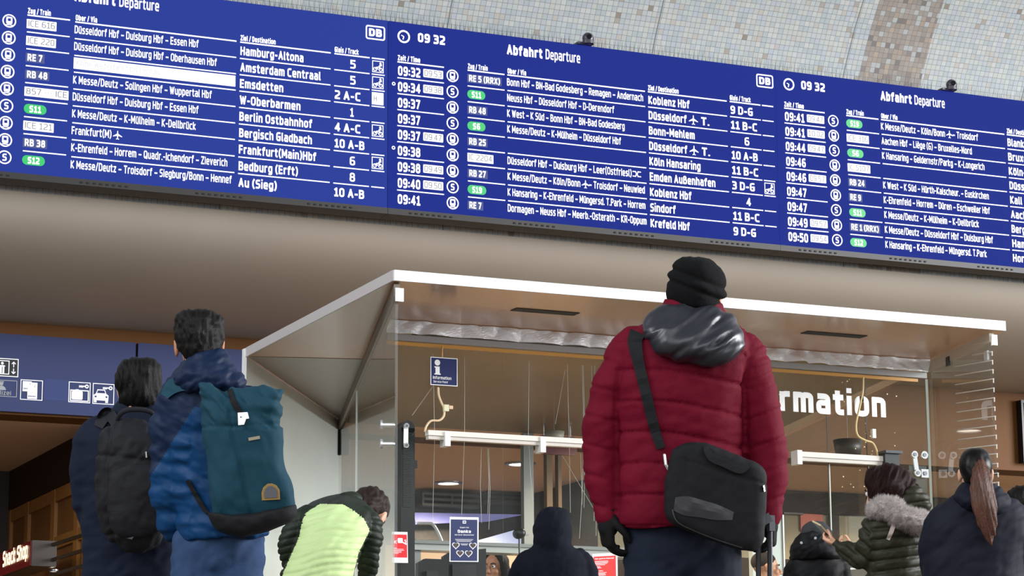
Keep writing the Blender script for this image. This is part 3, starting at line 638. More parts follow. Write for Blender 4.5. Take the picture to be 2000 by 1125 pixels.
def wpict():
    (l, tp), (r, bt) = C(-90, 345), C(208, 575)
    k = G(ps, .003); k.rect(l, bt, r, tp); f = k.build('lift_pictogram', M_signk, wl)
    g = G(ps, .006); g.frame(l, bt, r, tp, .008)
    g.frame(l + .02, bt + .02, r - .085, tp - .02, .008)
    cx = C(40, 0)[0]; g.circ(cx, tp - .048, .013); g.rrect(cx - .028, bt + .09, cx + .028, tp - .066, .012); g.rect(cx - .02, bt + .03, cx - .003, bt + .1); g.rect(cx + .003, bt + .03, cx + .02, bt + .1)
    ax = r - .045
    for a, s in ((tp - .03, 1), (bt + .03, -1)):
        g.line(ax, a, ax, a - s * .05, .008); g.line(ax, a, ax - .018, a - s * .02, .008); g.line(ax, a, ax + .018, a - s * .02, .008)
    g.build('lift_figure', M_pict, f)
    (l, tp), (r, bt) = C(-80, 598), C(192, 806)
    g = G(ps, .004); g.frame(l, bt, r, tp, .006); cx = C(38, 0)[0]; zb_ = C(38, 722)[1]
    g.circ(cx, tp - .035, .018); g.rect(cx - .022, tp - .022, cx + .022, tp - .012); g.poly([(cx - .045, zb_), (cx + .045, zb_), (cx + .036, tp - .07), (cx + .015, tp - .055), (cx - .015, tp - .055), (cx - .036, tp - .07)])
    g.text('Polizei', C(150, 0)[0], C(0, 776)[1], .042, .17, bold=.0, align='r'); g.build('police_pictogram', M_pictd, wl)
    (l, tp), (r, bt) = C(238, 597), C(488, 846)
    g = G(ps, .004); g.frame(l, bt, r, tp, .007); g.rect(l + .02, bt + .08, l + .105, tp - .015); q = g.build('ticket_pictogram', M_pict, wl)
    g = G(ps, .007); g.rect(l + .066, bt + .012, l + .158, bt + .165); g.build('ticket', mat('pict_white2', (248, 248, 250), .5, emit=(240, 240, 246), es=.3), q)
    g = G(ps, .010); g.text('1', l + .085, tp - .045, .02); g.text('2', l + .13, bt + .125, .02)
    for k in range(5): g.rect(l + .075 + k * .015, bt + .03, l + .083 + k * .015, bt + .042)
    for k in range(3): g.rect(l + .03 + k * .014, bt + .10, l + .036 + k * .014, bt + .112)
    g.build('ticket_marks', M_signb, q)
    (l, tp), (r, bt) = C(510, 590), C(785, 850)
    g = G(ps, .002); g.rect(l, bt, r, tp); g.build('blank_patch', M_signb2, wl)
    def key(g, x, z, s=1):
        g.ring(x, z, .008, .019, 16); g.rect(x - .075, z - .006, x - .012, z + .006)
        for k in (.075, .06, .046): g.rect(x - k, z - .014, x - k + .009, z)
    (l, tp), (r, bt) = C(795, 622), C(1040, 876)
    g = G(ps, .004); g.frame(l, bt, r, tp, .007); key(g, r - .035, tp - .038); g.frame(l + .015, bt + .012, r - .014, tp - .075, .010)
    g.rrect(l + .03, bt + .028, l + .135, bt + .110, .012); g.loopband(rr(l + .062, bt + .105, l + .102, bt + .126, .008), rr(l + .068, bt + .105, l + .096, bt + .120, .005)); g.build('locker_pictogram', M_pict, wl)
    (l, tp), (r, bt) = C(1073, 640), C(1315, 894)
    g = G(ps, .004); g.frame(l, bt, r, tp, .007); key(g, r - .035, tp - .040)
    c = (l + r) / 2 - .022
    body = [(c - .07, bt + .035), (c + .07, bt + .035), (c + .072, bt + .085), (c + .05, bt + .10), (c + .036, bt + .14), (c - .036, bt + .14), (c - .05, bt + .10), (c - .072, bt + .085)]
    g.poly(body); g.rect(c - .068, bt + .014, c - .042, bt + .04); g.rect(c + .042, bt + .014, c + .068, bt + .04); q = g.build('car_pictogram', M_pict, wl)
    g = G(ps, .007); g.poly([(c - .040, bt + .104), (c + .040, bt + .104), (c + .030, bt + .130), (c - .030, bt + .130)]); g.circ(c - .052, bt + .07, .009); g.circ(c + .052, bt + .07, .009); g.build('car_glass', M_signb, q)
wpict()
x9 = ony(1989.5, 790, 22.95)[0]
t = thing('dark_screen', (x9 + 1, 22.97, 3.74), 'black screen on the brown lintel at the right picture edge', 'screen')
b = B(); b.box((x9, 22.9, 3.74), (x9 + 2.2, 22.998, 4.44)); b.build('casing', mat('screen_case', (20, 20, 24), .4), t)
b = B(); b.box((x9 + .03, 22.896, 3.77), (x9 + 2.17, 22.901, 4.41)); b.build('display', mat('screen_black', (8, 8, 12), .6, spec=.1), t)

# ------------------------------------------------------------------ snack sign on the shop panelling
XS = 5.55
pf = Plane((XS, 0, 0), (0, -1, 0), (0, 0, 1), (-1, 0, 0))
def snack():
    (ya, za) = onx(63, 1055, XS)[1:]; zb0 = onx(64, 1104, XS)[2]; yb = ya + 1.35
    t = thing('shop_sign', (XS + .1, (ya + yb) / 2, zb0), 'dark red sign with glowing cream letters below the shop panelling', 'sign')
    b = B(); b.box((XS, ya, zb0), (XS + .24, yb, za)); b.build('box', mat('sign_end_grey', (62, 54, 48), .5), t)
    b = B(); b.box((XS - .012, ya + .01, zb0 + .004), (XS, yb, za - .004)); f = b.build('red_face', mat('sign_red', (112, 16, 14), .4), t)
    g = G(pf, .02); zc = zb0 + (za - zb0) * .34
    g.text('Snack Shop', -ya - .09, zc, .155, 1.06, bold=.03, align='r'); g.build('lettering', mat('sign_glow', (255, 244, 200), .5, emit=(255, 242, 196), es=1.6), f)
    t2 = thing('sign_bracket', (5.9, ya - .9, zb0), 'dark square metal bracket frame that carries the red shop sign', 'bracket')
    M = mat('bracket_metal', (58, 44, 30), .5, .3)
    p0 = onx(89, 1055, 5.7); y0, z0 = p0[1], p0[2]
    q = onx(125, 1043, 5.7); y1 = q[1]; z1 = q[2]
    zt_ = z1 + .02; zb_ = zt_ - .29
    for z in (zt_, (zt_ + zb_) / 2, zb_):
        b = B(); b.bar((XS + .2, ya - .0, z - .06), (5.95, y1, z), .035, .03); b.build('arm', M, t2)
        b = B(); b.bar((5.95, y1, z), (6.38, y1 - .12, z), .035, .03); b.build('crossbar', M, t2)
    for x, y in ((5.95, y1), (6.38, y1 - .12)):
        b = B(); b.bar((x, y, zt_ + .02), (x, y, zb_ - .02), .04, .04, up=(1, 0, 0)); b.build('upright', M, t2)
    return ya, zb0
snack_y, snack_z = snack()
# ------------------------------------------------------------------ information kiosk
ZC = 3.0; YF = 13.01; YI = 14.118
A0 = np.array((5.10, 13.06)); A1 = np.array((6.61, 18.13)); D_L = (A1 - A0) / np.linalg.norm(A1 - A0)
R0 = np.array((9.13, 13.06)); R1 = np.array((10.24, 18.13)); D_R = (R1 - R0) / np.linalg.norm(R1 - R0)
XI0 = A0[0] + (YI - A0[1]) * D_L[0] / D_L[1]; XI1 = R0[0] + (YI - R0[1]) * D_R[0] / D_R[1]
M_white = mat('white_lacquer', (244, 244, 246), .35); M_panel = mat('white_panel', (240, 241, 238), .55, vary=.015, vscale=2)
M_soff = mat('soffit_lacquer', (222, 176, 144), .2, vary=.03, vscale=2, spec=.6); M_soff2 = mat('soffit_triangle_grey', (150, 138, 128), .3, vary=.03, vscale=2)
M_alu = mat('aluminium', (178, 178, 176), .35, .7); M_steel = mat('steel_bright', (215, 215, 215), .22, .6); M_blk = mat('black_plastic', (22, 23, 26), .4)
M_blackslot = mat('slot_black', (24, 20, 18), .7); M_ivory = mat('ivory_profile', (232, 226, 216), .4); M_brass = mat('golden_rail', (196, 140, 62), .4)
G_SIDE = glass_mat('pane_side', (.94, .965, .955), .018, (.55, .6, .6)); G_FRONT = glass_mat('pane_front', (.965, .975, .965), .008, (.6, .58, .52), 1.45)
G_BACK = glass_mat('pane_back', (.95, .97, .96), .02)

k = thing('kiosk_canopy', (7.2, 15.5, ZC), 'flat canopy roof of the glass information kiosk with a bright white front edge', 'canopy')
OUT = [(5.063, YF), (9.208, YF), (10.36, 18.2), (6.66, 18.2), (5.063, 15.69)]
b = B(); b.prism([(x, y, ZC) for x, y in OUT], (0, 0, .060)); sl = b.build('roof_slab', M_soff, k)
b = B(); b.box((5.063, YF - .012, ZC), (9.208, YF - .001, ZC + .062)); b.build('fascia', M_white, k, label='bright white front fascia')
b = B(); b.prism([(5.063, YF - .001, ZC), (5.063, 15.69, ZC), (5.055, 15.69, ZC), (5.055, YF - .001, ZC)], (0, 0, .062)); b.build('side_fascia', mat('fascia_white_shaded', (196, 190, 190), .4), k)  # white lacquer toned down, the side edge's shade put into its colour
b = B(); b.prism([(5.072, 15.66, ZC - .001), (6.60, 18.08, ZC - .001), (5.80, 15.47, ZC - .001)], (0, 0, -.002)); b.build('soffit_triangle', M_soff2, k)  # greyer triangle laid under the lacquered soffit
for xa, xb in ((6.03, 6.45), (8.04, 8.48)):
    b = B(); b.box((xa, 13.47, ZC - .004), (xb, 13.56, ZC - .0005)); b.build('lamp_slot', M_blackslot, k)
b = B(); b.prism([(XI0 + .05, YI + .02, ZC - .008), (XI1 - .05, YI + .02, ZC - .008), (10.15, 18.1, ZC - .008), (6.66, 18.1, ZC - .008)], (0, 0, -.01)); b.build('inner_ceiling', mat('kiosk_ceiling', (140, 108, 66), .35, vary=.08, vscale=1.2), k)

# white slanted wall left of the kiosk
wp = np.array((5.063, 15.69)); wq = np.array((6.63, 18.14)); wd = (wq - wp) / np.linalg.norm(wq - wp); wn = np.array((-wd[1], wd[0]))
b = B(); b.prism([(*(wp), 0), (*(wq), 0), (*(wq + np.array((1.9, 0))), 0), (*(wp + wn * .05), 0)][:2] + [(*(wq + wn * -.0 + np.array((.02, .06))), 0), (*(wp + np.array((.0, .06))), 0)], (0, 0, ZC - .002)); struct(b.build('wall_white', M_panel))
b = B(); b.box((wp[0] - .016, wp[1] + .002, 0), (wp[0] - .001, wp[1] + .05, ZC + .058)); struct(b.build('trim_wallend', M_white))

def pane(name, p, q, z0, z1, m, th, label, cat, off=0.0):
    p = np.array(p); q = np.array(q); d = (q - p) / np.linalg.norm(q - p); n = np.array((d[1], -d[0])) * th / 2
    t = thing(name, (*(p + q) / 2, z0), label, cat)
    b = B(); b.prism([(*(p + n), z0), (*(q + n), z0), (*(q - n), z0), (*(p - n), z0)], (0, 0, z1 - z0)); b.build('pane', m, t); return t
# left and right side screens
gl = pane('glass_side_screen', A0, A1 - D_L * .05, 0.0, 2.93, G_SIDE, .016, 'left glass side screen of the kiosk mirroring the white wall', 'glass screen')
b = B(); b.bar((*(A0 - D_L * .02), 2.952), (*(A1), 2.952), .035, .075); b.build('top_rail', mat('rail_brown_grey', (116, 104, 92), .4, .3), gl)  # brownish grey top rail
b = B(); b.box((A0[0] - .024, A0[1] - .045, 2.885), (A0[0] + .026, A0[1] - .038, 2.962)); b.build('end_cap', M_white, gl)
b = B(); b.box((A1[0] - .04, A1[1] - .12, 2.72), (A1[0] + .03, A1[1] - .06, 2.93)); b.build('corner_bracket', M_blk, gl)
for z in (0.0,):
    b = B(); b.bar((*(A0 + D_L * .02), .02), (*(A1 - D_L * .1), .02), .04, .04); b.build('floor_rail', M_alu, gl)
# vertical joint and standoffs on the left screen
jp = onplane(698, 840, (*A0, 0), (D_L[1], -D_L[0], 0)); s_ = np.array((D_L[1], -D_L[0])) * -.012
b = B(); b.bar((jp[0] - .012, jp[1] - .02, .1), (jp[0] - .012, jp[1] - .02, 2.9), .012, .012, up=(1, 0, 0)); b.build('joint_strip', mat('joint_white', (236, 238, 236), .4), gl)
nL = np.array((-D_L[1], D_L[0], 0))
for y in (830, 867):
    q = onplane(771, y, (*A0, 0), (D_L[1], -D_L[0], 0)); e = q + nL * .07
    b = B(); b.tube([q + nL * .01, e], .012); b.disc(e, .028, nL, .012); b.build('standoff', M_steel, gl)
gr = pane('glass_side_screen', R0, R1, 0.0, 2.93, G_SIDE, .016, 'right glass side screen of the kiosk with thin white stripes', 'glass screen')
b = B(); b.bar((*(R0 - D_R * .02), 2.955), (*(R0 + D_R * 1.12), 2.955), .03, .06); b.build('top_rail', mat('rail_beige', (196, 184, 168), .4), gr)
b = B(); b.box((R0[0] - .02, R0[1] - .045, 2.905), (R0[0] + .022, R0[1] - .038, 2.972)); b.build('end_cap', M_white, gr)
nR = np.array((-D_R[1], D_R[0], 0))
def onR(x, y, e=.012): return onplane(x, y, (*R0, 0), nR) + nR * e
M_stripe = mat('stripe_white', (214, 206, 196), .5)
for y in (667, 687, 704, 722, 740, 758, 777, 795, 813, 831, 850, 869, 886, 905, 924, 942, 961, 980):
    xr = 1941 + (y - 664) * .0495 - 1; sl_ = -.175 + (y - 680) * .085 / 260; ln = 74 if y > 690 else 38
    b = B(); p = onR(xr, y); q = onR(xr - ln, y - sl_ * ln); b.bar(p, q, .006, .010, up=nR); b.bar(p, onR(xr + .2, y + 8), .005, .006, up=nR); b.build('stripe', M_stripe, gr)
for x, y in ((1931, 695), (1856, 706)):
    q = onR(x, y, .016); b = B(); b.bar(q + (0, 0, -.03), q + (0, 0, .03), .055, .012, up=nR); b.build('clamp', M_steel if x > 1900 else M_blk, gr)

# front glazing set back under the canopy
fg = thing('front_glazing', ((XI0 + XI1) / 2, YI, 0), 'wide front glazing of the kiosk carrying white Information lettering', 'glass front')
xs = [XI0 + .012, 6.22, 7.0, 7.78, 8.552, 8.852, XI1 - .012]
for i in range(len(xs) - 1):
    b = B(); b.box((xs[i] + .002, YI, 0), (xs[i + 1] - .002, YI + .012, 2.93)); b.build('pane', G_FRONT, fg)
for x in (8.552, 8.852):
    b = B(); b.box((x - .004, YI - .004, .05), (x + .002, YI - .001, 2.86 if x > 8.7 else 2.66)); b.build('joint', mat('joint_dark', (30, 28, 24), .5), fg)
    b = B(); b.box((x + .003, YI - .004, .05), (x + .010, YI - .001, 2.26)); b.build('joint_edge', mat('joint_light', (222, 218, 206), .4), fg)
b = B(); b.box((XI0 + .03, YI - .02, 2.874), (XI1 - .03, YI - .002, 2.912)); b.build('top_rail', mat('rail_grey', (150, 146, 144), .5), fg)
b = B(); b.box((XI0 + .03, YI - .016, 2.846), (XI1 - .1, YI - .002, 2.866)); b.build('golden_rail', M_brass, fg)
pk = Plane((0, YI, 0), (1, 0, 0), (0, 0, 1), (0, -1, 0))
g = G(pk, .005); (uR, vB) = pk.uv(1728, 817); vB = 2.588
_V, _ = text_geo('rmation', .038); _I, _ = text_geo('Information', .038); g.text('Information', 9.006, vB, .172, .815 * np.ptp(_I[:, 0]) / np.ptp(_V[:, 0]), bold=.038, align='r'); g.build('lettering', mat('vinyl_white', (250, 250, 250), .5), fg)
g = G(pk, .003); rnd = random.Random(8)
for i in range(42):
    u = rnd.uniform(8.62, 9.12); v = rnd.uniform(2.1, 2.86); g.circ(u, v, rnd.choice((.003, .004, .005)), 8)
g.build('glitter_dot', mat('dot_gold', (236, 214, 170), .4), fg)['kind'] = 'stuff'
b = B(); b.box((XI1 - .036, YI - .006, .05), (XI1 - .016, YI - .001, 2.87)); b.build('edge_strip', mat('glass_edge_pale', (120, 124, 112), .3), fg)
# thin pale lines behind the front glass, standing for reflections in it
rnd = random.Random(3)
def make_reflection_lines():
    t = thing('reflection_lines', (6.8, YI + .18, 1.75), 'thin pale lines made as reflections in the glass, set behind the kiosk front glass', 'reflection lines')
    b = B()
    for i in range(16):
        x = rnd.uniform(5.75, 7.6); z1 = rnd.choice((2.83, 2.83, 2.26)); z0 = rnd.uniform(1.72, 2.0)
        b.tube([(x, YI + .15, z1), (x + rnd.uniform(-.01, .01), YI + .15, (z0 + z1) / 2), (x + rnd.uniform(-.03, .03), YI + .15, z0)], .0015, 5)
    for i in range(4):
        x = rnd.uniform(5.9, 7.3); z1 = rnd.choice((2.8, 2.6, 2.25)); b.tube([(x, YI + .2, z1), (x + rnd.uniform(-.3, .3), YI + .2, z1 - .35)], .0012, 5)
    o = b.build('reflection_line', mat('reflection_line_pale', (206, 200, 190), .4), t); o['kind'] = 'stuff'
    b = B(); b.box((5.7, YI + .12, 2.93), (7.7, YI + .22, 2.965)); b.build('track', M_alu, t)
make_reflection_lines()

# crumpled silver foil along the top of the glazing
def foil():
    nx, nz = 260, 14; V = []; Fs = []; rnd = np.random.RandomState(2)
    ph = rnd.uniform(0, 6.28, 24); kx = rnd.uniform(2, 16, 24); kz = rnd.uniform(-30, 30, 24); am = .010 / (1 + kx * .05)
    for i in range(nx + 1):
        for j in range(nz + 1):
            x = XI0 + .02 + (XI1 - XI0 - .05) * i / nx; z = 2.914 + (ZC - .004 - 2.914) * j / nz
            y = YI - .03 - abs(sum(a * math.sin(p + q * x * 2 + r * z) for a, p, q, r in zip(am, ph, kx, kz))) * .8 - .012 * max(0, math.sin(x * 7.3 + 1) * math.cos((z - 2.95) * 50 + x * 30)) + rnd.uniform(-.0012, .0012)
            V.append((x, y, z))
    for i in range(nx):
        for j in range(nz): a = i * (nz + 1) + j; Fs.append((a, a + nz + 1, a + nz + 2, a + 1))
    o = mobj('foil_strip', V, Fs, mat('silver_foil', (244, 246, 250), .5, .2), smooth=False)
    tag(o, 'crumpled silver foil strip along the top of the kiosk front glass', 'foil')
foil()

# white light bars across the glass with their cables
def bar_thing(x0, x1, z0, z1, brk, label):
    t = thing('light_bar', ((x0 + x1) / 2, YI - .05, z0), label, 'light bar', 'white bars across the kiosk glass')
    h = z1 - z0
    b = B(); b.box((x0, YI - .075, z0 + h * .42), (x1, YI - .02, z1)); b.build('upper_profile', M_ivory, t)
    b = B(); b.box((x0 + .005, YI - .065, z0), (x1 - .005, YI - .02, z0 + h * .40)); b.build('lower_profile', mat('ivory_low', (214, 206, 196), .4), t)
    for xa, za, zb2 in brk:
        b = B(); b.box((xa, YI - .084, za), (xa + .036, YI - .001, zb2)); b.build('bracket', mat('bracket_white', (236, 230, 226), .4), t)
    return t
b1 = bar_thing(5.694, 7.985, 2.268, 2.322, [(5.80, 2.228, 2.316), (6.44, 2.222, 2.318), (7.2, 2.225, 2.318), (7.94, 2.222, 2.30)], 'long white bar on the left half of the kiosk glass, running behind the red jacket')
b2 = bar_thing(8.273, 8.965, 2.262, 2.320, [(8.272, 2.235, 2.328), (8.93, 2.235, 2.322)], 'short white bar on the right half of the kiosk glass above the brown-haired woman')
def cable(pts, label, connectors, m=M_brass, name='cable', r=.007):
    W = [ony(x, y, YI - .03 - dy) for x, y, dy in pts]; c = W[0]
    t = thing(name, (c[0], c[1], min(q[2] for q in W)), label, 'cable')
    V, Fs = tube_shell(W, [r] * len(W), 8, 6); mobj('cord', V, Fs, m, t, True)
    for x, y, wpx, hpx, mm in connectors:
        q = ony(x, y, YI - .045); b = B(); b.box((q[0] - wpx, q[1] - .012, q[2] - hpx), (q[0] + wpx, q[1] + .012, q[2] + hpx)); b.build('connector', mm, t)
M_cable = mat('cable_cream', (226, 196, 160), .5); M_conn = mat('connector_cream', (226, 222, 186), .4)
cable([(856, 758, 0), (857, 772, 0), (862, 786, 0), (867, 797, .01), (867, 812, .01), (858, 821, .01), (842, 822, .01), (833, 832, .01), (830, 842, .03)], 'cream cable with a small connector hanging below the information sign', [(871, 797, .016, .02, M_conn), (880, 796, .012, .010, M_cable)], M_cable)
cable([(1686, 738, 0), (1685, 765, 0), (1679, 795, 0), (1672, 828, 0), (1675, 850, 0), (1690, 860, 0), (1704, 865, 0), (1711, 877, .01), (1714, 889, .03)], 'cream cable with a white plug hanging down through the lettering to the short bar', [(1706, 847, .013, .030, mat('plug_white', (236, 232, 222), .4))], mat('cable_sand', (222, 194, 138), .5))
M_nav = mat('sign_navy', (18, 32, 92), .4); M_wh = mat('print_white', (250, 250, 252), .5)
def isign():
    x0, z0, x1, z1 = 5.722, 2.607, 5.902, 2.782; yb = YI - .03
    t = thing('information_sign', (5.81, yb, z0), 'square navy sign with a white letter i hanging from the golden rail', 'sign')
    b = B(); b.box((x0, yb - .006, z0), (x1, yb, z1)); b.build('board', M_nav, t)
    pl = Plane((x0, yb - .006, z0), (1, 0, 0), (0, 0, 1), (0, -1, 0)); g = G(pl, .002); W, H = x1 - x0, z1 - z0
    g.frame(0, 0, W, H, .005); g.circ(.046, H - .034, .0185, 24)
    g.poly([(.026, .066), (.068, .066), (.068, .072), (.061, .075), (.061, .117), (.026, .117), (.026, .111), (.033, .108), (.033, .075), (.026, .072)])
    g.text('Information', .016, .038, .020, .122, bold=.012); g.text('Service Point', .018, .016, .0135, .098, bold=.006, shear=.2); g.build('print', M_wh, t)
    b = B(); b.tube([(5.800, yb - .003, z1), (5.802, yb - .003, 2.85)], .006); b.build('hanger', M_brass, t)
isign()
# steel fittings on the right end of the glazing
fit = thing('glass_fitting', (9.2, YI - .02, 2.1), 'steel fitting with bolts joining the panes at the right end of the kiosk glass', 'fitting')
def bolt(px, py, r=.024, sq=False, t=fit, yy=YI - .012):
    q = ony(px, py, yy); b = B()
    if sq: b.box((q[0] - r, yy - .012, q[2] - r), (q[0] + r, yy, q[2] + r))
    else: b.disc((q[0], yy, q[2]), r, (0, -1, 0), .014)
    o = b.build('bolt', M_steel, t); b = B(); b.disc((q[0], yy - .014, q[2]), r * .5, (0, -1, 0), .004); b.build('bolt_core', mat('bolt_dark', (120, 120, 124), .3, .6), o)
qa = ony(1786, 888, YI - .006); qb = ony(1791, 924, YI - .006)
b = B(); b.bar(qa, qb, .032, .008, up=(0, 1, 0)); b.build('link_plate', M_steel, fit)
for a in ((1785, 888, .024), (1791, 924, .024), (1804, 889, .026)): bolt(*a)
bolt(1805, 925, .028, True)
q0 = ony(1778, 908, YI - .02); q1 = ony(1815, 975, YI - .02)
lk = thing('lock_plate', ((q0[0] + q1[0]) / 2, YI - .02, q1[2]), 'small square glass plate below the steel fitting at the right of the kiosk', 'plate')
b = B(); b.box((q0[0], YI - .004, q1[2]), (q1[0] - .002, YI - .001, q0[2])); b.build('pane', glass_mat('plate_glass', (.8, .86, .84), .10), lk)
# fitting at the left end, in front of the black post
fl = thing('glass_fitting', (5.56, YI - .03, 2.2), 'steel link fitting in front of the black post at the left of the kiosk', 'fitting')
qa = ony(793, 833, YI - .02); qb = ony(792.5, 869, YI - .02)
b = B(); b.bar(qa, qb, .028, .008, up=(0, 1, 0)); b.build('link_plate', M_white, fl); bolt(793, 832, .016, t=fl, yy=YI - .026); bolt(792.5, 870, .016, t=fl, yy=YI - .026)
# black post
pa = ony(781, 838, YI + .06)[0]; pb = ony(808, 838, YI + .06)[0]
po = thing('black_post', ((pa + pb) / 2, YI + .08, 0), 'tall black ribbed post behind the left end of the kiosk front glass', 'post')
b = B(); b.prism([(pa, YI + .04, 0), (pb, YI + .04, 0), (pb, YI + .14, 0), (pa, YI + .14, 0)], (0, 0, 2.345)); b.build('body', M_blk, po)
b = B(); b.disc(((pa + pb) / 2, YI + .14, 2.345), (pb - pa) / 2, (0, -1, 0), .1); b.build('rounded_top', M_blk, po)
b = B()
for i in range(46): b.box((pa + .012, YI + .032, 1.86 + i * .010), (pb - .02, YI + .04, 1.864 + i * .010))
b.build('grille', mat('grille_dark', (44, 46, 50), .5), po)
b = B(); b.box((pb + .004, YI + .05, 2.1), (pb + .02, YI + .1, 2.15)); b.build('latch', M_blk, po)

# notices
M_red = mat('print_red', (226, 22, 34), .5); M_red2 = mat('print_red_warm', (222, 36, 30), .5); M_paper = mat('paper_white', (244, 244, 246), .6); M_nv2 = mat('print_navy', (26, 38, 88), .5)
M_photo = mat('photo_dark', (70, 58, 54), .6, vary=.5, vscale=60)
def notice(name, P0, P1, PV, label, fn, cat='notice'):
    """P0 lower left, P1 lower right, PV upper left (world points)"""
    P0 = np.array(P0); U = np.array(P1) - P0; W = np.linalg.norm(U); U /= W; Vv = np.array(PV) - P0; H = np.linalg.norm(Vv); Vv /= H; N = np.cross(U, Vv)
    t = thing(name, P0, label, cat); b = B(); b.prism([P0, P0 + U * W, P0 + U * W + Vv * H, P0 + Vv * H], -N * .002); b.build('sheet', M_paper, t)
    pl = Plane(P0, U, Vv, N); fn(t, pl, W, H); return t
def poster(t, pl, W, H):
    g = G(pl, .001); g.rect(W * .035, H * .02, W * .955, H * .945); f = g.build('blue_field', M_nv2, t)
    g = G(pl, .002); g.rrect(W * .44, H * .855, W * .56, H * .92, .003); g.text('Sagen Sie', W * .5, H * .755, H * .026, W * .31, align='c'); g.text('Danke', W * .5, H * .645, H * .068, W * .46, bold=.045, align='c')
    g.text('mit Ihrer Geschichte!', W * .5, H * .588, H * .026, W * .66, align='c', bold=.005)
    for kx in range(4): g.rect(W * (.18 + .02 * kx), H * (.50 - kx * .018), W * (.82 - .03 * kx), H * (.505 - kx * .018))
    for kx in range(3): g.rect(W * (.36 + .02 * kx), H * (.40 - kx * .016), W * (.64 - .02 * kx), H * (.405 - kx * .016))
    g.build('print', M_wh, f)
    g = G(pl, .003); g.text('DB', W * .5, H * .870, H * .034, W * .075, bold=.03, align='c'); g.build('logo_letters', M_nv2, f)
    def heart(cx, cy, s):
        return [(cx + s * .0325 * 16 * math.sin(a) ** 3 * 1.05, cy + s * .0325 * (13 * math.cos(a) - 5 * math.cos(2 * a) - 2 * math.cos(3 * a) - math.cos(4 * a))) for a in np.linspace(0, 2 * math.pi, 40, endpoint=False)]
    for cx, cy in ((.21, .36), (.80, .36), (.355, .185), (.655, .185)):
        g = G(pl, .002); g.poly(heart(W * cx, H * cy, W * .24)); h = g.build('heart', M_wh, f); g = G(pl, .003); g.poly(heart(W * cx, H * cy + .001, W * .185)); g.build('heart_photo', M_photo, h)
yp = YI - .006
notice('poster', ony(878, 1097, yp), ony(934.5, 1097.5, yp), ony(878.5, 1009.5, yp), 'dark blue Danke poster with four white hearts taped inside the kiosk glass', poster, 'poster')
def rednote(t, pl, W, H):
    g = G(pl, .001); g.rect(W * .03, H * .17, W * .95, H * .915); f = g.build('red_field', M_red, t)
    g = G(pl, .002); g.text('WC', W * .10, H * .62, H * .10, W * .2, bold=.03); g.rrect(W * .36, H * .64, W * .68, H * .80, .006); g.line(W * .68, H * .66, W * .92, H * .60, .008); g.line(W * .78, H * .72, W * .90, H * .74, .007); g.line(W * .88, H * .74, W * .86, H * .64, .006)
    for kx, (a, c) in enumerate(((.06, .3), (.08, .72), (.08, .76), (.08, .60), (.06, .58), (.06, .40))): g.rect(W * a, H * (.47 - kx * .035), W * c, H * (.482 - kx * .035))
    g.build('print', M_wh, f)
notice('red_notice', ony(766, 1099, YI - .03), ony(797, 1099.5, YI - .03), ony(765, 1038.5, YI - .03), 'narrow red and white notice stuck at the foot of the black post', rednote)
def rednote2(t, pl, W, H):
    g = G(pl, .001); g.rect(W * .05, H * .03, W * .93, H * .93); f = g.build('red_field', M_red2, t)
    g = G(pl, .002); g.text('Sehr geehrte Reisende!', W * .09, H * .855, H * .034, W * .76, bold=.03)
    for kx, c in enumerate((.62, .62, .58, .50)): g.rect(W * .09, H * (.80 - kx * .030), W * c, H * (.812 - kx * .030))
    for kx, c in enumerate((.30, .34)): g.rect(W * .08, H * (.665 - kx * .030), W * c, H * (.677 - kx * .030))
    g.text('Dear travellers,', W * .08, H * .55, H * .028, W * .34, bold=.03)
    for kx, c in enumerate((.55, .50, .52, .44)): g.rect(W * .08, H * (.51 - kx * .030), W * c, H * (.522 - kx * .030))
    g.build('print', M_wh, f)
notice('red_notice', ony(1158, 1160, yp), ony(1207, 1157, yp), ony(1157, 1082, yp), 'red information sheet in a white border beside the hooded person', rednote2)

# counter beam, panels and desk inside
cb = thing('counter_beam', (7.0, 15.1, 1.62), 'pale grey horizontal beam across the kiosk interior at head height', 'beam')
xb0 = ony(809, 1060, 15.0)[0]; zq = [ony(900, y, 15.0)[2] for y in (1057.5, 1064, 1076)]
b = B(); b.box((xb0, 15.0, zq[1]), (7.75, 15.2, zq[0])); b.build('top_ledge', mat('beam_top', (150, 152, 150), .4), cb)
b = B(); b.box((xb0, 15.02, zq[2]), (7.75, 15.18, zq[1])); b.build('front_face', mat('beam_face', (196, 198, 194), .4), cb)
for x in (xb0 + .04, 7.7):
    b = B(); b.box((x - .03, 15.06, 0), (x + .03, 15.14, zq[2])); b.build('upright', M_alu, cb)
pp = thing('peach_panel', (7.6, 17.5, 0), 'peach-coloured partition below the grey beam inside the kiosk', 'partition')
b = B(); b.box((6.75, 17.5, 0), (8.5, 17.56, 1.985)); b.build('board', mat('peach', (236, 192, 154), .6), pp)
cn = thing('service_counter', (7.2, 14.6, 0), 'white service counter behind the kiosk front glass', 'counter')
b = B(); b.box((5.75, 14.3, 1.02), (9.3, 14.95, 1.07)); b.build('worktop', mat('worktop', (190, 188, 184), .35), cn)
b = B(); b.box((5.8, 14.34, 0), (9.25, 14.4, 1.02)); b.build('front_panel', M_panel, cn)
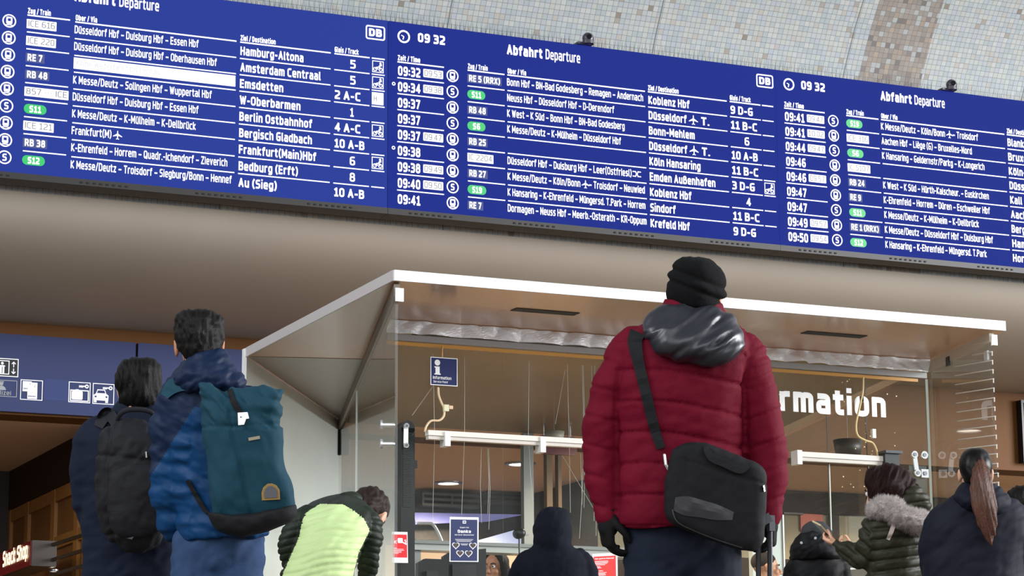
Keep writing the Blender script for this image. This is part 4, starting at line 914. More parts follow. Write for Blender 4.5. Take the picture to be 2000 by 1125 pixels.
# black computer screens, seen from the back
def monitor(px0, px1, pytop, Y, label, slope=0.0):
    a = ony(px0, pytop, Y); c = ony(px1, pytop, Y); t = thing('monitor', ((a[0] + c[0]) / 2, Y, 1.07), label, 'monitor', 'black screens on the kiosk counter')
    x0, x1, zt_ = a[0], c[0], a[2]
    b = B(); b.prism([(x0, Y - .02, zt_ - .38), (x1, Y - .02, zt_ - .38), (x1, Y - .02, zt_ + slope), (x0 + .05, Y - .02, zt_), (x0, Y - .02, zt_ - .03)], (0, .04, 0)); b.build('back_shell', M_blk, t)
    b = B(); b.box((x0 + .05, Y - .045, zt_ - .3), (x1 - .08, Y - .02, zt_ - .08)); b.build('rear_cover', mat('monitor_cover', (34, 35, 38), .45), t)
    b = B(); b.box(((x0 + x1) / 2 - .04, Y - .03, 1.09), ((x0 + x1) / 2 + .04, Y + .0, zt_ - .38)); b.build('stand', M_blk, t)
    b = B(); b.box(((x0 + x1) / 2 - .12, Y - .1, 1.07), ((x0 + x1) / 2 + .12, Y + .08, 1.09)); b.build('foot', M_blk, t)
monitor(814, 874, 1091, 14.72, 'black monitor left of the blue poster, seen from behind')
monitor(864, 947, 1078, 14.8, 'wide black monitor behind the blue poster, seen from behind', .03)
mc = thing('microphone', (6.46, 14.5, 1.07), 'black round microphone on a thin stalk beside the hooded person', 'microphone')
q = ony(1014, 1042, 14.5); b = B(); V, Fs = tube_shell([q + (0, -.02, 0), q + (0, .02, 0)], [.034, .034], 18, 3); b.add(V, Fs); b.build('foam_head', M_blk, mc, True)
b = B(); b.tube([q + (.0, 0, -.03), q + (.002, 0, -.2), q + (.015, 0, -.40), (q[0] + .02, 14.5, 1.09)], .006); b.build('stalk', mat('stalk_black', (20, 20, 22), .4), mc)
b = B(); b.box((q[0] - .05, 14.44, 1.07), (q[0] + .09, 14.56, 1.092)); b.build('base', M_blk, mc)
b = B(); b.bar(q + (.03, 0, -.01), q + (.065, 0, -.008), .01, .01); b.build('knob', M_steel, mc)
q = ony(809, 1022, 14.9)
hr = thing('bent_rail', (q[0], 15.1, 1.72), 'bent pale steel handrail standing on the grey beam at the left', 'rail')
W_ = [ony(x, y, 15.1) for x, y in ((817, 1022), (838, 1022), (846, 1025), (852, 1033), (858, 1044), (863, 1056))]
V, Fs = tube_shell(W_, [.010] * 6, 8, 4); mobj('tube', V, Fs, M_steel, hr, True)
# black camera box on the short bar
q = ony(1735, 893, YI - .06); cbx = thing('black_box', (q[0], q[1], q[2] - .08), 'black box mounted at the right end of the short white bar', 'box')
b = B(); b.box((q[0] - .05, q[1] - .04, q[2] - .10), (q[0] + .06, q[1] + .04, q[2] + .02)); b.build('body', M_blk, cbx)
b = B(); b.prism([(q[0] - .055, q[1] - .06, q[2] + .02), (q[0] + .075, q[1] - .06, q[2] + .02), (q[0] + .075, q[1] + .05, q[2] + .02), (q[0] - .055, q[1] + .05, q[2] + .02)], (0, 0, .018)); b.build('visor', mat('visor_grey', (60, 60, 66), .4), cbx)
# rear glazing of the kiosk and its posts
rg = thing('rear_glazing', (8.4, 18.1, 0), 'rear glass wall of the kiosk with grey and brown posts', 'glass wall')
for x, wd_, m in ((8.12, .085, mat('post_grey', (150, 152, 150), .5)), (8.32, .05, mat('post_brown', (110, 82, 48), .5)), (8.42, .03, mat('post_brown', (110, 82, 48), .5)), (9.3, .05, mat('post_brown', (110, 82, 48), .5))):
    b = B(); b.box((x, 18.02, 0), (x + wd_, 18.08, 2.97)); b.build('post', m, rg)
b = B(); b.box((6.70, 18.09, .0), (10.2, 18.105, 2.96)); b.build('pane', G_BACK, rg)
gw = thing('red_ceiling_sign', (9.0, 17.8, 2.5), 'dark red hanging sign with rounded corners inside the kiosk, left of the red jacket', 'sign')
qa = ony(1052, 862, 17.6); qb = ony(1127, 890, 17.6)
pl = Plane((0, 17.6, 0), (1, 0, 0), (0, 0, 1), (0, -1, 0)); b = B(); b.prism([pl.p(u, v) for u, v in rr(qa[0], qb[2], qb[0], qa[2] + .05, .03)], (0, .03, 0)); b.build('panel', mat('maroon', (92, 16, 24), .4), gw)
g = G(pl, .003); g.rect(qa[0] + .02, qb[2] + .03, qa[0] + .06, qb[2] + .07); g.build('white_mark', M_wh, gw)
b = B(); b.tube([(qa[0] + .05, 17.615, qa[2] + .05), (qa[0] + .05, 17.615, 2.98)], .006); b.tube([(qb[0] - .05, 17.615, qa[2] + .05), (qb[0] - .05, 17.615, 2.98)], .006); b.build('hanger', M_alu, gw)

# lamps
for (x, y, z, r, pw, lab) in ((10.867, 26.2, 3.66, .12, 750, 'round ceiling lamp above the blue poster, seen through the kiosk glass'), (10.955, 24.4, 3.66, .125, 750, 'round ceiling lamp left of the dark red sign, seen through the kiosk glass')):
    downlight(x, y, z - .001, r, pw, lab, 'ceiling lamps of the passage')
downlight(15.3, 26.2, 2.859, .10, 90, 'round ceiling lamp in the shop behind the red jacket sleeve', 'ceiling lamps of the shop')
downlight(16.1, 26.2, 2.859, .10, 90, 'round ceiling lamp in the shop beside the hands with the phone', 'ceiling lamps of the shop')
downlight(8.57, 17.2, 2.98, .10, 70, 'round lamp in the kiosk ceiling mirrored in the right glass screen', 'ceiling lamps of the kiosk')
downlight(8.1, 15.6, 2.98, .10, 190, 'added unseen fill lamp in the kiosk ceiling behind the person in the dark red jacket', 'ceiling lamps of the kiosk')  # fill lamp added out of sight to brighten the peach panel
for px, py in ((125, 1113), (55, 1113)):
    q = onx(px, py, 5.9); downlight(q[0] - .1, q[1], q[2], .035, 3, 'small spot lamp under the shop front ' + ('right of the red sign' if px > 100 else 'below the red sign'), 'spot lamps of the shop front')
# warm light of the passage further in, from its lamps out of view
for i, (x, y) in enumerate(((7.3 - 4.5, 25.2), (15.5, 24.4), (19.5, 24.4))):
    downlight(x, y, 3.659, .12, (420, 420, 420)[i], ['round ceiling lamp of the passage left of the shop panelling', 'round ceiling lamp of the passage behind the woman with the fur collar', 'round ceiling lamp of the passage beyond the right picture edge'][i], 'ceiling lamps of the passage')

# glowing panels made for a blue board's reflection, and shelving against the passage end wall
M_lilac = mat('reflection_lilac', (120, 120, 190), .5, emit=(134, 130, 196), es=.55); M_lilac2 = mat('reflection_pale', (200, 205, 240), .5, emit=(196, 204, 246), es=.8)
ye = 26.9
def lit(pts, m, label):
    W_ = [ony(x, y, ye) for x, y in pts]; t = thing('board_reflection', W_[0], label, 'reflection')
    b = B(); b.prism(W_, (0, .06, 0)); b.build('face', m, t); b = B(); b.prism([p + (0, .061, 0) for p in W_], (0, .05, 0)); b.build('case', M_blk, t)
lit([(809, 1001), (1024, 1005), (955, 1018), (812, 1024)], M_lilac, 'lilac glowing panel made as a glass reflection of a blue board, behind the blue poster')
lit([(925, 1058), (1045, 1024), (1045, 1066), (925, 1066)], M_lilac2, 'pale glowing wedge made as a glass reflection of a blue board, behind the microphone')
def shelf(px0, px1, y0, y1, label):
    a = ony(px0, y0, 26.85); c = ony(px1, y1, 26.85); t = thing('wall_shelf', ((a[0] + c[0]) / 2, 26.9, c[2]), label, 'shelf', 'dark shelving on the passage end wall')
    for z in (a[2], (a[2] + c[2]) / 2, c[2]):
        b = B(); b.box((a[0], 26.74, z), (c[0], 27.03, z + .03)); b.build('board', mat('shelf_dark', (60, 56, 54), .5), t)
    for x in (a[0], (a[0] + c[0]) / 2, c[0] - .03):
        b = B(); b.box((x, 26.75, c[2] + .03), (x + .03, 27.02, a[2])); b.build('upright', mat('shelf_black', (20, 20, 22), .5), t)
shelf(818, 930, 968, 994, 'dark shelf unit on the end wall, seen left of the hooded person'); shelf(945, 1110, 966, 990, 'dark shelf unit on the end wall, seen above the hooded person')
t = thing('shop_poster', ony(1590, 1016, 25.4), 'blurry coral red poster on the tan shop front behind the grey cap', 'poster')
a = ony(1562, 978, 25.53); c = ony(1607, 1040, 25.53); b = B(); b.box((a[0], 25.52, c[2]), (c[0], 25.545, a[2])); b.build('sheet', mat('coral', (206, 96, 70), .6, vary=.25, vscale=9), t)

# pale partition, framed box and dark shades seen past the red jacket
a = ony(1468, 1003, 16.6); c = ony(1527, 1006, 16.6)
t = thing('pale_partition', ((a[0] + c[0]) / 2, 16.62, 0), 'pale grey upright partition behind the person with cropped hair', 'partition')
b = B(); b.box((a[0], 16.6, 0), (c[0], 16.66, a[2])); b.build('board', mat('partition_pale', (196, 204, 200), .5), t)
b = B(); b.box((c[0], 16.59, 0), (c[0] + .012, 16.67, a[2])); b.build('edge', M_alu, t)
a = ony(1527, 962, 25.5); c = ony(1566, 1006, 25.5)
t = thing('framed_box', ((a[0] + c[0]) / 2, 25.52, c[2]), 'small brown framed box on the tan shop front right of the red sleeve', 'frame')
b = B()
for q0, q1 in (((a[0], c[2]), (c[0], c[2] + .03)), ((a[0], a[2] - .03), (c[0], a[2])), ((a[0], c[2] + .03), (a[0] + .03, a[2] - .03)), ((c[0] - .03, c[2] + .03), (c[0], a[2] - .03))): b.box((q0[0], 25.46, q0[1]), (q1[0], 25.548, q1[1]))
b.build('rim', mat('frame_brown', (74, 56, 34), .5), t); b = B(); b.box((a[0] + .03, 25.52, c[2] + .03), (c[0] - .03, 25.547, a[2] - .03)); b.build('panel', mat('frame_panel', (140, 120, 84), .5), t)
def shade(px0, px1, py0, py1, Y, m, label):
    a = ony(px0, py0, Y); c = ony(px1, py1, Y); x = (a[0] + c[0]) / 2; r = (c[0] - a[0]) / 2; t = thing('hanging_shade', (x, Y, c[2]), label, 'lamp shade', 'shades hanging in the kiosk')
    n = 24; V = []; Fs = []
    for rr_, z in ((r, a[2]), (r * .86, c[2]), (r * .80, c[2]), (r * .94, a[2] - .004)):
        for k in range(n): q = 2 * math.pi * k / n; V.append((x + rr_ * math.cos(q), Y + rr_ * math.sin(q), z))
    for j in range(4):
        for k in range(n): Fs.append((j * n + k, j * n + (k + 1) % n, (j + 1) % 4 * n + (k + 1) % n, (j + 1) % 4 * n + k))
    b = B(); b.add(V, Fs); b.build('drum', m, t, True)
    b = B(); b.bar((x - r * .9, Y, a[2] - .01), (x + r * .9, Y, a[2] - .01), .006, .006); b.tube([(x, Y, a[2] - .01), (x, Y, 2.979)], .0016, 6); b.build('wire', M_alu, t)
shade(1631, 1681, 858, 890, 14.9, mat('shade_dark', (58, 48, 38), .5), 'dark drum-shaped shade hanging behind the lettering, above the short white bar')
shade(1064, 1101, 842, 862, 16.2, mat('shade_grey', (150, 146, 136), .5), 'small grey drum-shaped shade hanging above the dark red sign')
# ------------------------------------------------------------------ people: one remeshed skin per body and per garment
def vnoise(P, seed=0):
    """smooth value noise on an (n,3) array, -1..1"""
    P = np.asarray(P, float) + 100.0 + seed * 17.31; I = np.floor(P).astype(np.int64); f = P - I; f = f * f * (3 - 2 * f)
    def h(a):
        n = (a[:, 0] * 73856093) ^ (a[:, 1] * 19349663) ^ (a[:, 2] * 83492791) ^ (seed * 7919)
        n = (n ^ (n >> 13)) * 1274126177 & 0x7fffffff; return (n % 65536) / 32768.0 - 1
    r = 0
    for dx in (0, 1):
        for dy in (0, 1):
            for dz in (0, 1):
                wgt = (f[:, 0] if dx else 1 - f[:, 0]) * (f[:, 1] if dy else 1 - f[:, 1]) * (f[:, 2] if dz else 1 - f[:, 2])
                r = r + wgt * h(I + np.array((dx, dy, dz)))
    return r
def remesh(shells, vox, smooth):
    b = B()
    for V, Fs in shells: b.add(V, Fs)
    me = bpy.data.meshes.new('tmp'); me.from_pydata([list(map(float, v)) for v in b.v], [], [list(map(int, f)) for f in b.f])
    bm = bmesh.new(); bm.from_mesh(me); bmesh.ops.recalc_face_normals(bm, faces=bm.faces); bm.to_mesh(me); bm.free()
    o = bpy.data.objects.new('tmp', me); COL.objects.link(o)
    r = o.modifiers.new('r', 'REMESH'); r.mode = 'VOXEL'; r.voxel_size = vox
    if smooth: q = o.modifiers.new('s', 'SMOOTH'); q.factor = .5; q.iterations = smooth
    dg = bpy.context.evaluated_depsgraph_get(); dg.update(); em = o.evaluated_get(dg).to_mesh()
    n = len(em.vertices); V = np.empty(n * 3); em.vertices.foreach_get('co', V); V = V.reshape(-1, 3); N = np.empty(n * 3); em.vertices.foreach_get('normal', N); N = N.reshape(-1, 3)
    Fs = [tuple(p.vertices) for p in em.polygons]
    bpy.data.objects.remove(o); bpy.data.meshes.remove(me); return V, N, Fs
class Skin:
    def __init__(s, V, Fs): s.V = V; s.F = Fs; s.t = BVHTree.FromPolygons([Vector(v) for v in V], Fs)
    def hit(s, x, y):
        d = Vector(ray(x, y)).normalized(); h = s.t.ray_cast(Vector(CAM), d); return (np.array(h[0]), np.array(h[1])) if h[0] is not None else (None, None)
def solid(name, shells, m, parent, vox=.008, smooth=4, disp=None, label=None, mats=None, msel=None, fuzz=None):
    V, N, Fs = remesh(shells, vox, smooth)
    px, py, dz = project(V)
    if disp is not None: V = V + N * disp(px, py, V, N)[:, None]
    fm = None
    if msel is not None:
        ctr = np.array([V[list(f)].mean(0) for f in Fs]); cx, cy, _ = project(ctr); fm = msel(cx, cy, ctr).astype(int)
    sk = Skin(V, Fs); VV, FF = V, Fs
    if fuzz:
        n, ln, rad = fuzz; rs = np.random.RandomState(1); idx = rs.randint(0, len(V), n); ev = []; ef = []
        for k, i in enumerate(idx):
            d = N[i] + rs.normal(0, .55, 3); d /= np.linalg.norm(d); a = np.cross(d, (.3, .5, .8)); a /= np.linalg.norm(a); p = V[i] - N[i] * .002; b0 = len(V) + 4 * k
            ev += [p + a * rad, p - a * rad, p + np.cross(d, a) * rad, p + d * ln * rs.uniform(.5, 1.2)]; ef += [(b0, b0 + 1, b0 + 3), (b0 + 1, b0 + 2, b0 + 3), (b0 + 2, b0, b0 + 3)]
        VV = np.vstack([V, np.array(ev)]); FF = list(Fs) + ef
        if fm is not None: fm = np.concatenate([fm, np.zeros(len(ef), int)])
    o = mobj(name, VV, FF, m, parent, True, label, mats, fm); return o, sk
class Fig:
    """everything is given in photo pixels at a person's own distance D, with w metres of extra depth"""
    def __init__(s, D): s.D = D; s.k = F / D
    def P(s, x, y, w=0): return atd(x, y, s.D + w)
    def loft(s, secs, n=32, e=2.3):
        """sec: (py, cx, half width px, half depth m, w, slope)"""
        A = catmull([tuple(q) + (0,) * (6 - len(q)) for q in secs], 4); V = []; Fs = []; m = len(A)
        for (y, cx, hw, hd, w, sl) in A:
            hw = max(hw, .5); hd = max(hd, .004)
            for k in range(n):
                t = 2 * math.pi * k / n; c, q = math.cos(t), math.sin(t); c = math.copysign(abs(c) ** (2 / e), c); q = math.copysign(abs(q) ** (2 / e), q)
                V.append(s.P(cx + hw * c, y + sl * hw * c, w + hd * q))
        for i in range(m - 1):
            for k in range(n): Fs.append((i * n + k, i * n + (k + 1) % n, (i + 1) * n + (k + 1) % n, (i + 1) * n + k))
        Fs.append(tuple(range(n))); Fs.append(tuple(range((m - 1) * n, m * n))); return np.array(V), Fs
    def tube(s, pts, n=18, flat=1.0, flatdir=None, sub=5, cap=True):
        """pts: (px, py, w, r px)"""
        return tube_shell([s.P(x, y, w) for x, y, w, r in pts], [r / s.k for x, y, w, r in pts], n, sub, flat, flatdir)
    def blob(s, x, y, w, rx, ry, rw, n=20):
        c = s.P(x, y, w); V = []; Fs = []
        for i in range(n + 1):
            a = math.pi * i / n
            for k in range(n): t = 2 * math.pi * k / n; V.append(c + RT * (rx / s.k) * math.sin(a) * math.cos(t) + FW * rw * math.sin(a) * math.sin(t) + UP * (ry / s.k) * math.cos(a))
        for i in range(n):
            for k in range(n): Fs.append((i * n + k, i * n + (k + 1) % n, (i + 1) * n + (k + 1) % n, (i + 1) * n + k))
        return np.array(V), Fs
    def pillow(s, poly, w, half, p=3.5, tilt=0.0, cx=None, layers=14, sub=3):
        """closed cushion from a photo outline; tilt: metres of depth per pixel to the right"""
        A = catmull(list(poly) + [poly[0]], sub)[:-1]; n = len(A); c = A.mean(0); cx = c[0] if cx is None else cx; V = []; Fs = []
        for j in range(layers + 1):
            t = -1 + 2 * j / layers; t = math.copysign(abs(t) ** .8, t); sc = max(.02, (1 - abs(t) ** p)) ** (1 / p)
            for (x, y) in A: V.append(s.P(c[0] + (x - c[0]) * sc, c[1] + (y - c[1]) * sc, w + half * t + tilt * (x - cx)))
        for j in range(layers):
            for k in range(n): Fs.append((j * n + k, j * n + (k + 1) % n, (j + 1) * n + (k + 1) % n, (j + 1) * n + k))
        Fs.append(tuple(range(n))); Fs.append(tuple(range(layers * n, (layers + 1) * n))); return np.array(V), Fs
    # head: blobs placed in the head's own frame
    def frame(s, x, y, w, yaw, pitch=0, roll=0):
        O = s.P(x, y, w); a = math.radians(yaw); f = FH * math.cos(a) + RH * math.sin(a); p = math.radians(pitch); f2 = f * math.cos(p) + UPW * math.sin(p); u = UPW * math.cos(p) - f * math.sin(p)
        r = np.cross(f2, u); c, q = math.cos(math.radians(roll)), math.sin(math.radians(roll)); return O, r * c + u * q, f2, u * c - r * q
    def head(s, fr, sc=1.0, neck=True, neckdir=None):
        O, r, f, u = fr
        def W(x, y, z): return O + (r * x + f * y + u * z) * sc
        def bl(c, rad, n=16):
            C_ = W(*c); V = []; Fs = []
            for i in range(n + 1):
                a = math.pi * i / n
                for k in range(n): t = 2 * math.pi * k / n; V.append(C_ + (r * rad[0] * math.sin(a) * math.cos(t) + f * rad[1] * math.sin(a) * math.sin(t) + u * rad[2] * math.cos(a)) * sc)
            for i in range(n):
                for k in range(n): Fs.append((i * n + k, i * n + (k + 1) % n, (i + 1) * n + (k + 1) % n, (i + 1) * n + k))
            return np.array(V), Fs
        S = [bl((0, -.012, .032), (.075, .094, .086)), bl((0, .03, -.04), (.058, .060, .075)), bl((0, .062, -.092), (.026, .026, .022)), bl((0, .074, .022), (.048, .018, .012)),
             bl((.034, .064, -.03), (.026, .024, .024)), bl((-.034, .064, -.03), (.026, .024, .024)), bl((0, .086, -.062), (.024, .011, .0065)), bl((0, .085, -.073), (.020, .010, .0065)),
             tube_shell([W(0, .086, .014), W(0, .100, -.012), W(0, .110, -.034)], [.008 * sc, .010 * sc, .013 * sc], 12, 3), bl((.011, .096, -.040), (.009, .010, .008)), bl((-.011, .096, -.040), (.009, .010, .008))]
        for q in (-1, 1):
            S.append(bl((q * .080, -.004, -.004), (.010, .021, .033))); S.append(bl((q * .084, -.012, .008), (.007, .016, .022))); S.append(bl((q * .080, .004, -.03), (.008, .010, .012)))
        if neck: S.append(tube_shell([W(0, -.022, -.03), W(0, -.03, -.10), neckdir if neckdir is not None else O + (f * -.04) * sc - UPW * .22 * sc], [.054 * sc, .053 * sc, .062 * sc], 18, 3))
        return S, W
    def face(s, body, W, m_iris, brow=True):
        for q in (-1, 1):
            c = W(q * .031, .0815, .004); b = B(); V, Fs = tube_shell([c, c + (W(0, .001, 0) - W(0, 0, 0))], [.0125, .0125], 14, 1); b.add(V, Fs); e = b.build('eye', mat('eye_white', (226, 220, 214), .25), body, True)
            d = W(0, 1, 0) - W(0, 0, 0); d /= np.linalg.norm(d); b = B(); b.disc(c + d * .0118, .0058, d, .0016, 14); b.build('iris', m_iris, e)
            if brow: b = B(); b.tube([W(q * .016, .0935, .022), W(q * .032, .092, .028), W(q * .050, .080, .022)], .0036, 8); b.build('eyebrow', mat('brow_dark', (30, 22, 20), .8), body)
def hand(P0, d, pn, sc=1.0, curl=.5, left=True, spread=.12):
    """palm and five bent fingers; d: hand direction, pn: palm normal (the side the fingers close to)"""
    d = np.array(d, float); d /= np.linalg.norm(d); pn = np.array(pn, float); pn -= np.dot(pn, d) * d; pn /= np.linalg.norm(pn); sd = np.cross(d, pn) * (1 if left else -1); S = []
    P0 = np.array(P0, float); q = lambda a, b, c: P0 + (d * a + sd * b + pn * c) * sc
    for b0 in (-.028, -.010, .010, .028): S.append(tube_shell([q(-.02, b0 * .55, 0), q(.035, b0 * .9, -.004), q(.088, b0, 0)], [.017 * sc, .016 * sc, .012 * sc], 12, 3))
    for b0, ln, off in ((-.030, .062, -.010), (-.010, .078, .0), (.010, .082, .0), (.029, .074, -.004)):
        pts = [q(.080 + off, b0, 0)]; ang = 0; p = np.array((.080 + off, b0, 0.0))
        for k, fr in enumerate((.42, .32, .26)):
            ang += curl * (.75 if k == 0 else 1.0); p = p + np.array((math.cos(ang), b0 * spread * 4, math.sin(ang))) * ln * fr; pts.append(q(*p))
        S.append(tube_shell(pts, [.0098 * sc, .0092 * sc, .0082 * sc, .0068 * sc], 10, 3))
    S.append(tube_shell([q(.010, .026, .006), q(.036, .048, .018), q(.060, .056, .030 + .015 * curl), q(.080, .052, .040 + .02 * curl)], [.014 * sc, .0125 * sc, .0105 * sc, .0085 * sc], 10, 3))
    return S
def ribbon(name, sk, path, wpx, th, m, parent, lift=.003, label=None, D=None, sub=6):
    """flat strap that lies on a skin, following a photo path; wpx: width in px (number or list)"""
    wl_ = [wpx] * len(path) if np.isscalar(wpx) else wpx
    A = catmull([(*p, q) for p, q in zip(path, wl_)], sub); T = np.gradient(A[:, :2], axis=0); T /= np.linalg.norm(T, axis=1)[:, None]; Nn = np.column_stack([-T[:, 1], T[:, 0]])
    ncol = 5; G_ = []; last = None
    for i in range(len(A)):
        row = []
        for j in range(ncol):
            q = A[i, :2] + Nn[i] * A[i, 2] * (j / (ncol - 1) - .5); h, _ = sk.hit(*q)
            if h is not None: last = np.dot(h - CAM, FW)
            row.append((q, np.dot(h - CAM, FW) if h is not None else None))
        G_.append(row)
    good = [d for r in G_ for _, d in r if d is not None]; base = good[0] if good else D
    V = []; prev = base; dep = np.zeros((len(A), ncol))
    for i, r in enumerate(G_):
        for j, (q, d) in enumerate(r):
            if d is None: d = dep[i - 1, j] if i else base
            dep[i, j] = d
    for _ in range(2):
        dd = dep.copy(); dd[1:-1] = (dep[:-2] + 2 * dep[1:-1] + dep[2:]) / 4; dep = np.minimum(dd, dep)
    for s_ in (1, 0):
        for i, r in enumerate(G_):
            for j, (q, d) in enumerate(r): V.append(atd(q[0], q[1], dep[i, j] - lift - th * s_))
    n = len(A) * ncol; Fs = []
    for i in range(len(A) - 1):
        for j in range(ncol - 1):
            a = i * ncol + j; Fs.append((a, a + 1, a + ncol + 1, a + ncol)); Fs.append((n + a, n + a + ncol, n + a + ncol + 1, n + a + 1))
        for j in (0, ncol - 1):
            a = i * ncol + j; Fs.append((a, a + ncol, n + a + ncol, n + a))
    for i in (0, len(A) - 1):
        for j in range(ncol - 1): a = i * ncol + j; Fs.append((a, a + 1, n + a + 1, n + a))
    return mobj(name, V, Fs, m, parent, False, label)
def patch(name, sk, poly, th, m, parent, lift=.002, label=None):
    """flat badge with thickness lying on a skin"""
    c = np.mean(np.array(poly), axis=0); h, n = sk.hit(*c)
    if h is None: return None
    if np.dot(n, FW) > 0: n = -n
    P_ = [onplane(x, y, h - FW * lift, n) for x, y in poly]; b = B(); b.prism(P_, n * th); return b.build(name, m, parent, label=label)
def anthro(px, py): return None
M_skin = mat('skin', (222, 168, 140), .5, vary=.05, vscale=30); M_skin2 = mat('skin_tan', (196, 138, 106), .5, vary=.05, vscale=30)
M_iris = mat('iris_brown', (52, 32, 22), .2)
M_hairblk = mat('hair_black', (13, 11, 10), .5, vary=.3, vscale=60, stretch=(2, 2, .25), bump=.4, bscale=240, spec=.16); M_hairbrn = mat('hair_brown', (40, 26, 21), .45, vary=.3, vscale=60, stretch=(2, 2, .25), bump=.5, bscale=240)
M_hairdk = mat('hair_dark_brown', (32, 13, 12), .5, vary=.3, vscale=60, stretch=(2, 2, .25), bump=.4, bscale=240, spec=.1)
M_shoe = mat('shoe_black', (26, 25, 26), .4); M_sole = mat('sole_rubber', (60, 58, 56), .7)
def hairnoise(px, py, amp=.004, fx=.35, fy=.04, seed=3):
    return vnoise(np.column_stack([px * fx, py * fy, px * 0]), seed) * amp
def legs(fg, hipy, hips, hd, ankle_x, w=0, r0=.085, spread=0):
    """trouser legs from the hips down to the floor"""
    S = []; ys = [hipy, hipy + .38 * fg.k, 0, 0]
    for (hx, ax) in zip(hips, ankle_x):
        p0 = fg.P(hx, hipy, w); f0 = fg.P(ax, hipy, w); ft = np.array((f0[0], f0[1], .085)); kn = (p0 + ft) / 2 + np.array((0, 0, .04)) - FH * .02
        S.append(tube_shell([p0, p0 * .6 + kn * .4, kn, kn * .4 + ft * .6, ft], [r0 * 1.08, r0, r0 * .78, r0 * .70, r0 * .62], 18, 4))
    return S
def shoes(fg, t, hipy, ankle_x, w=0, yaw=0, m=None):
    a = math.radians(yaw); d = FH * math.cos(a) + RH * math.sin(a)
    for ax in ankle_x:
        f0 = fg.P(ax, hipy, w); c = np.array((f0[0], f0[1], 0))
        S = [tube_shell([c - d * .06 + (0, 0, .05), c + d * .06 + (0, 0, .042), c + d * .17 + (0, 0, .034)], [.042, .044, .034], 14, 3), tube_shell([c - d * .03 + (0, 0, .06), c - d * .02 + (0, 0, .11)], [.045, .042], 14, 2)]
        V, N, Fs = remesh(S, .008, 3); V[:, 2] = np.maximum(V[:, 2], .012); o = mobj('shoe', V, Fs, m or M_shoe, t, True)
        S = [tube_shell([c - d * .07 + (0, 0, .008), c + d * .06 + (0, 0, .008), c + d * .17 + (0, 0, .008)], [.046, .048, .038], 14, 3)]
        V, Fs = S[0]; V[:, 2] = np.clip(V[:, 2], .001, .016); mobj('sole', V, Fs, M_sole, o, True)
def shrink(shells, f=.86):
    out = []
    for V, Fs in shells: out.append((V, Fs))
    return out
def ell(W, c, r, n=18):
    V = []; Fs = []
    for i in range(n + 1):
        a = math.pi * i / n
        for k in range(n): q = 2 * math.pi * k / n; V.append(W(c[0] + r[0] * math.sin(a) * math.cos(q), c[1] + r[1] * math.sin(a) * math.sin(q), c[2] + r[2] * math.cos(a)))
    for i in range(n):
        for k in range(n): Fs.append((i * n + k, i * n + (k + 1) % n, (i + 1) * n + (k + 1) % n, (i + 1) * n + k))
    return np.array(V), Fs
def inner(secs, f=.82): return [(q[0], q[1], q[2] * f, q[3] * f, *q[4:]) for q in secs]
def intube(pts, f=.66): return [(x, y, w, r * f) for x, y, w, r in pts]
def folds(px, py, V, amp=.006, sx=.03, sy=.05, seed=1, lean=.0): return vnoise(np.column_stack([px * sx + py * lean, py * sy, px * 0]), seed) * amp + vnoise(np.column_stack([px * sx * 2.6 + py * lean * 2, py * sy * 2.6, px * 0]), seed + 5) * amp * .45
def seams(c, pitch, wd, depth):
    d = np.abs((c / pitch) - np.round(c / pitch)) * pitch; return -depth * np.exp(-(d / wd) ** 2)
M_denim_dk = mat('trousers_navy', (17, 25, 40), .8, bump=.25, bscale=500); M_gloveblk = mat('glove_black', (11, 11, 13), .75, bump=.3, bscale=400)

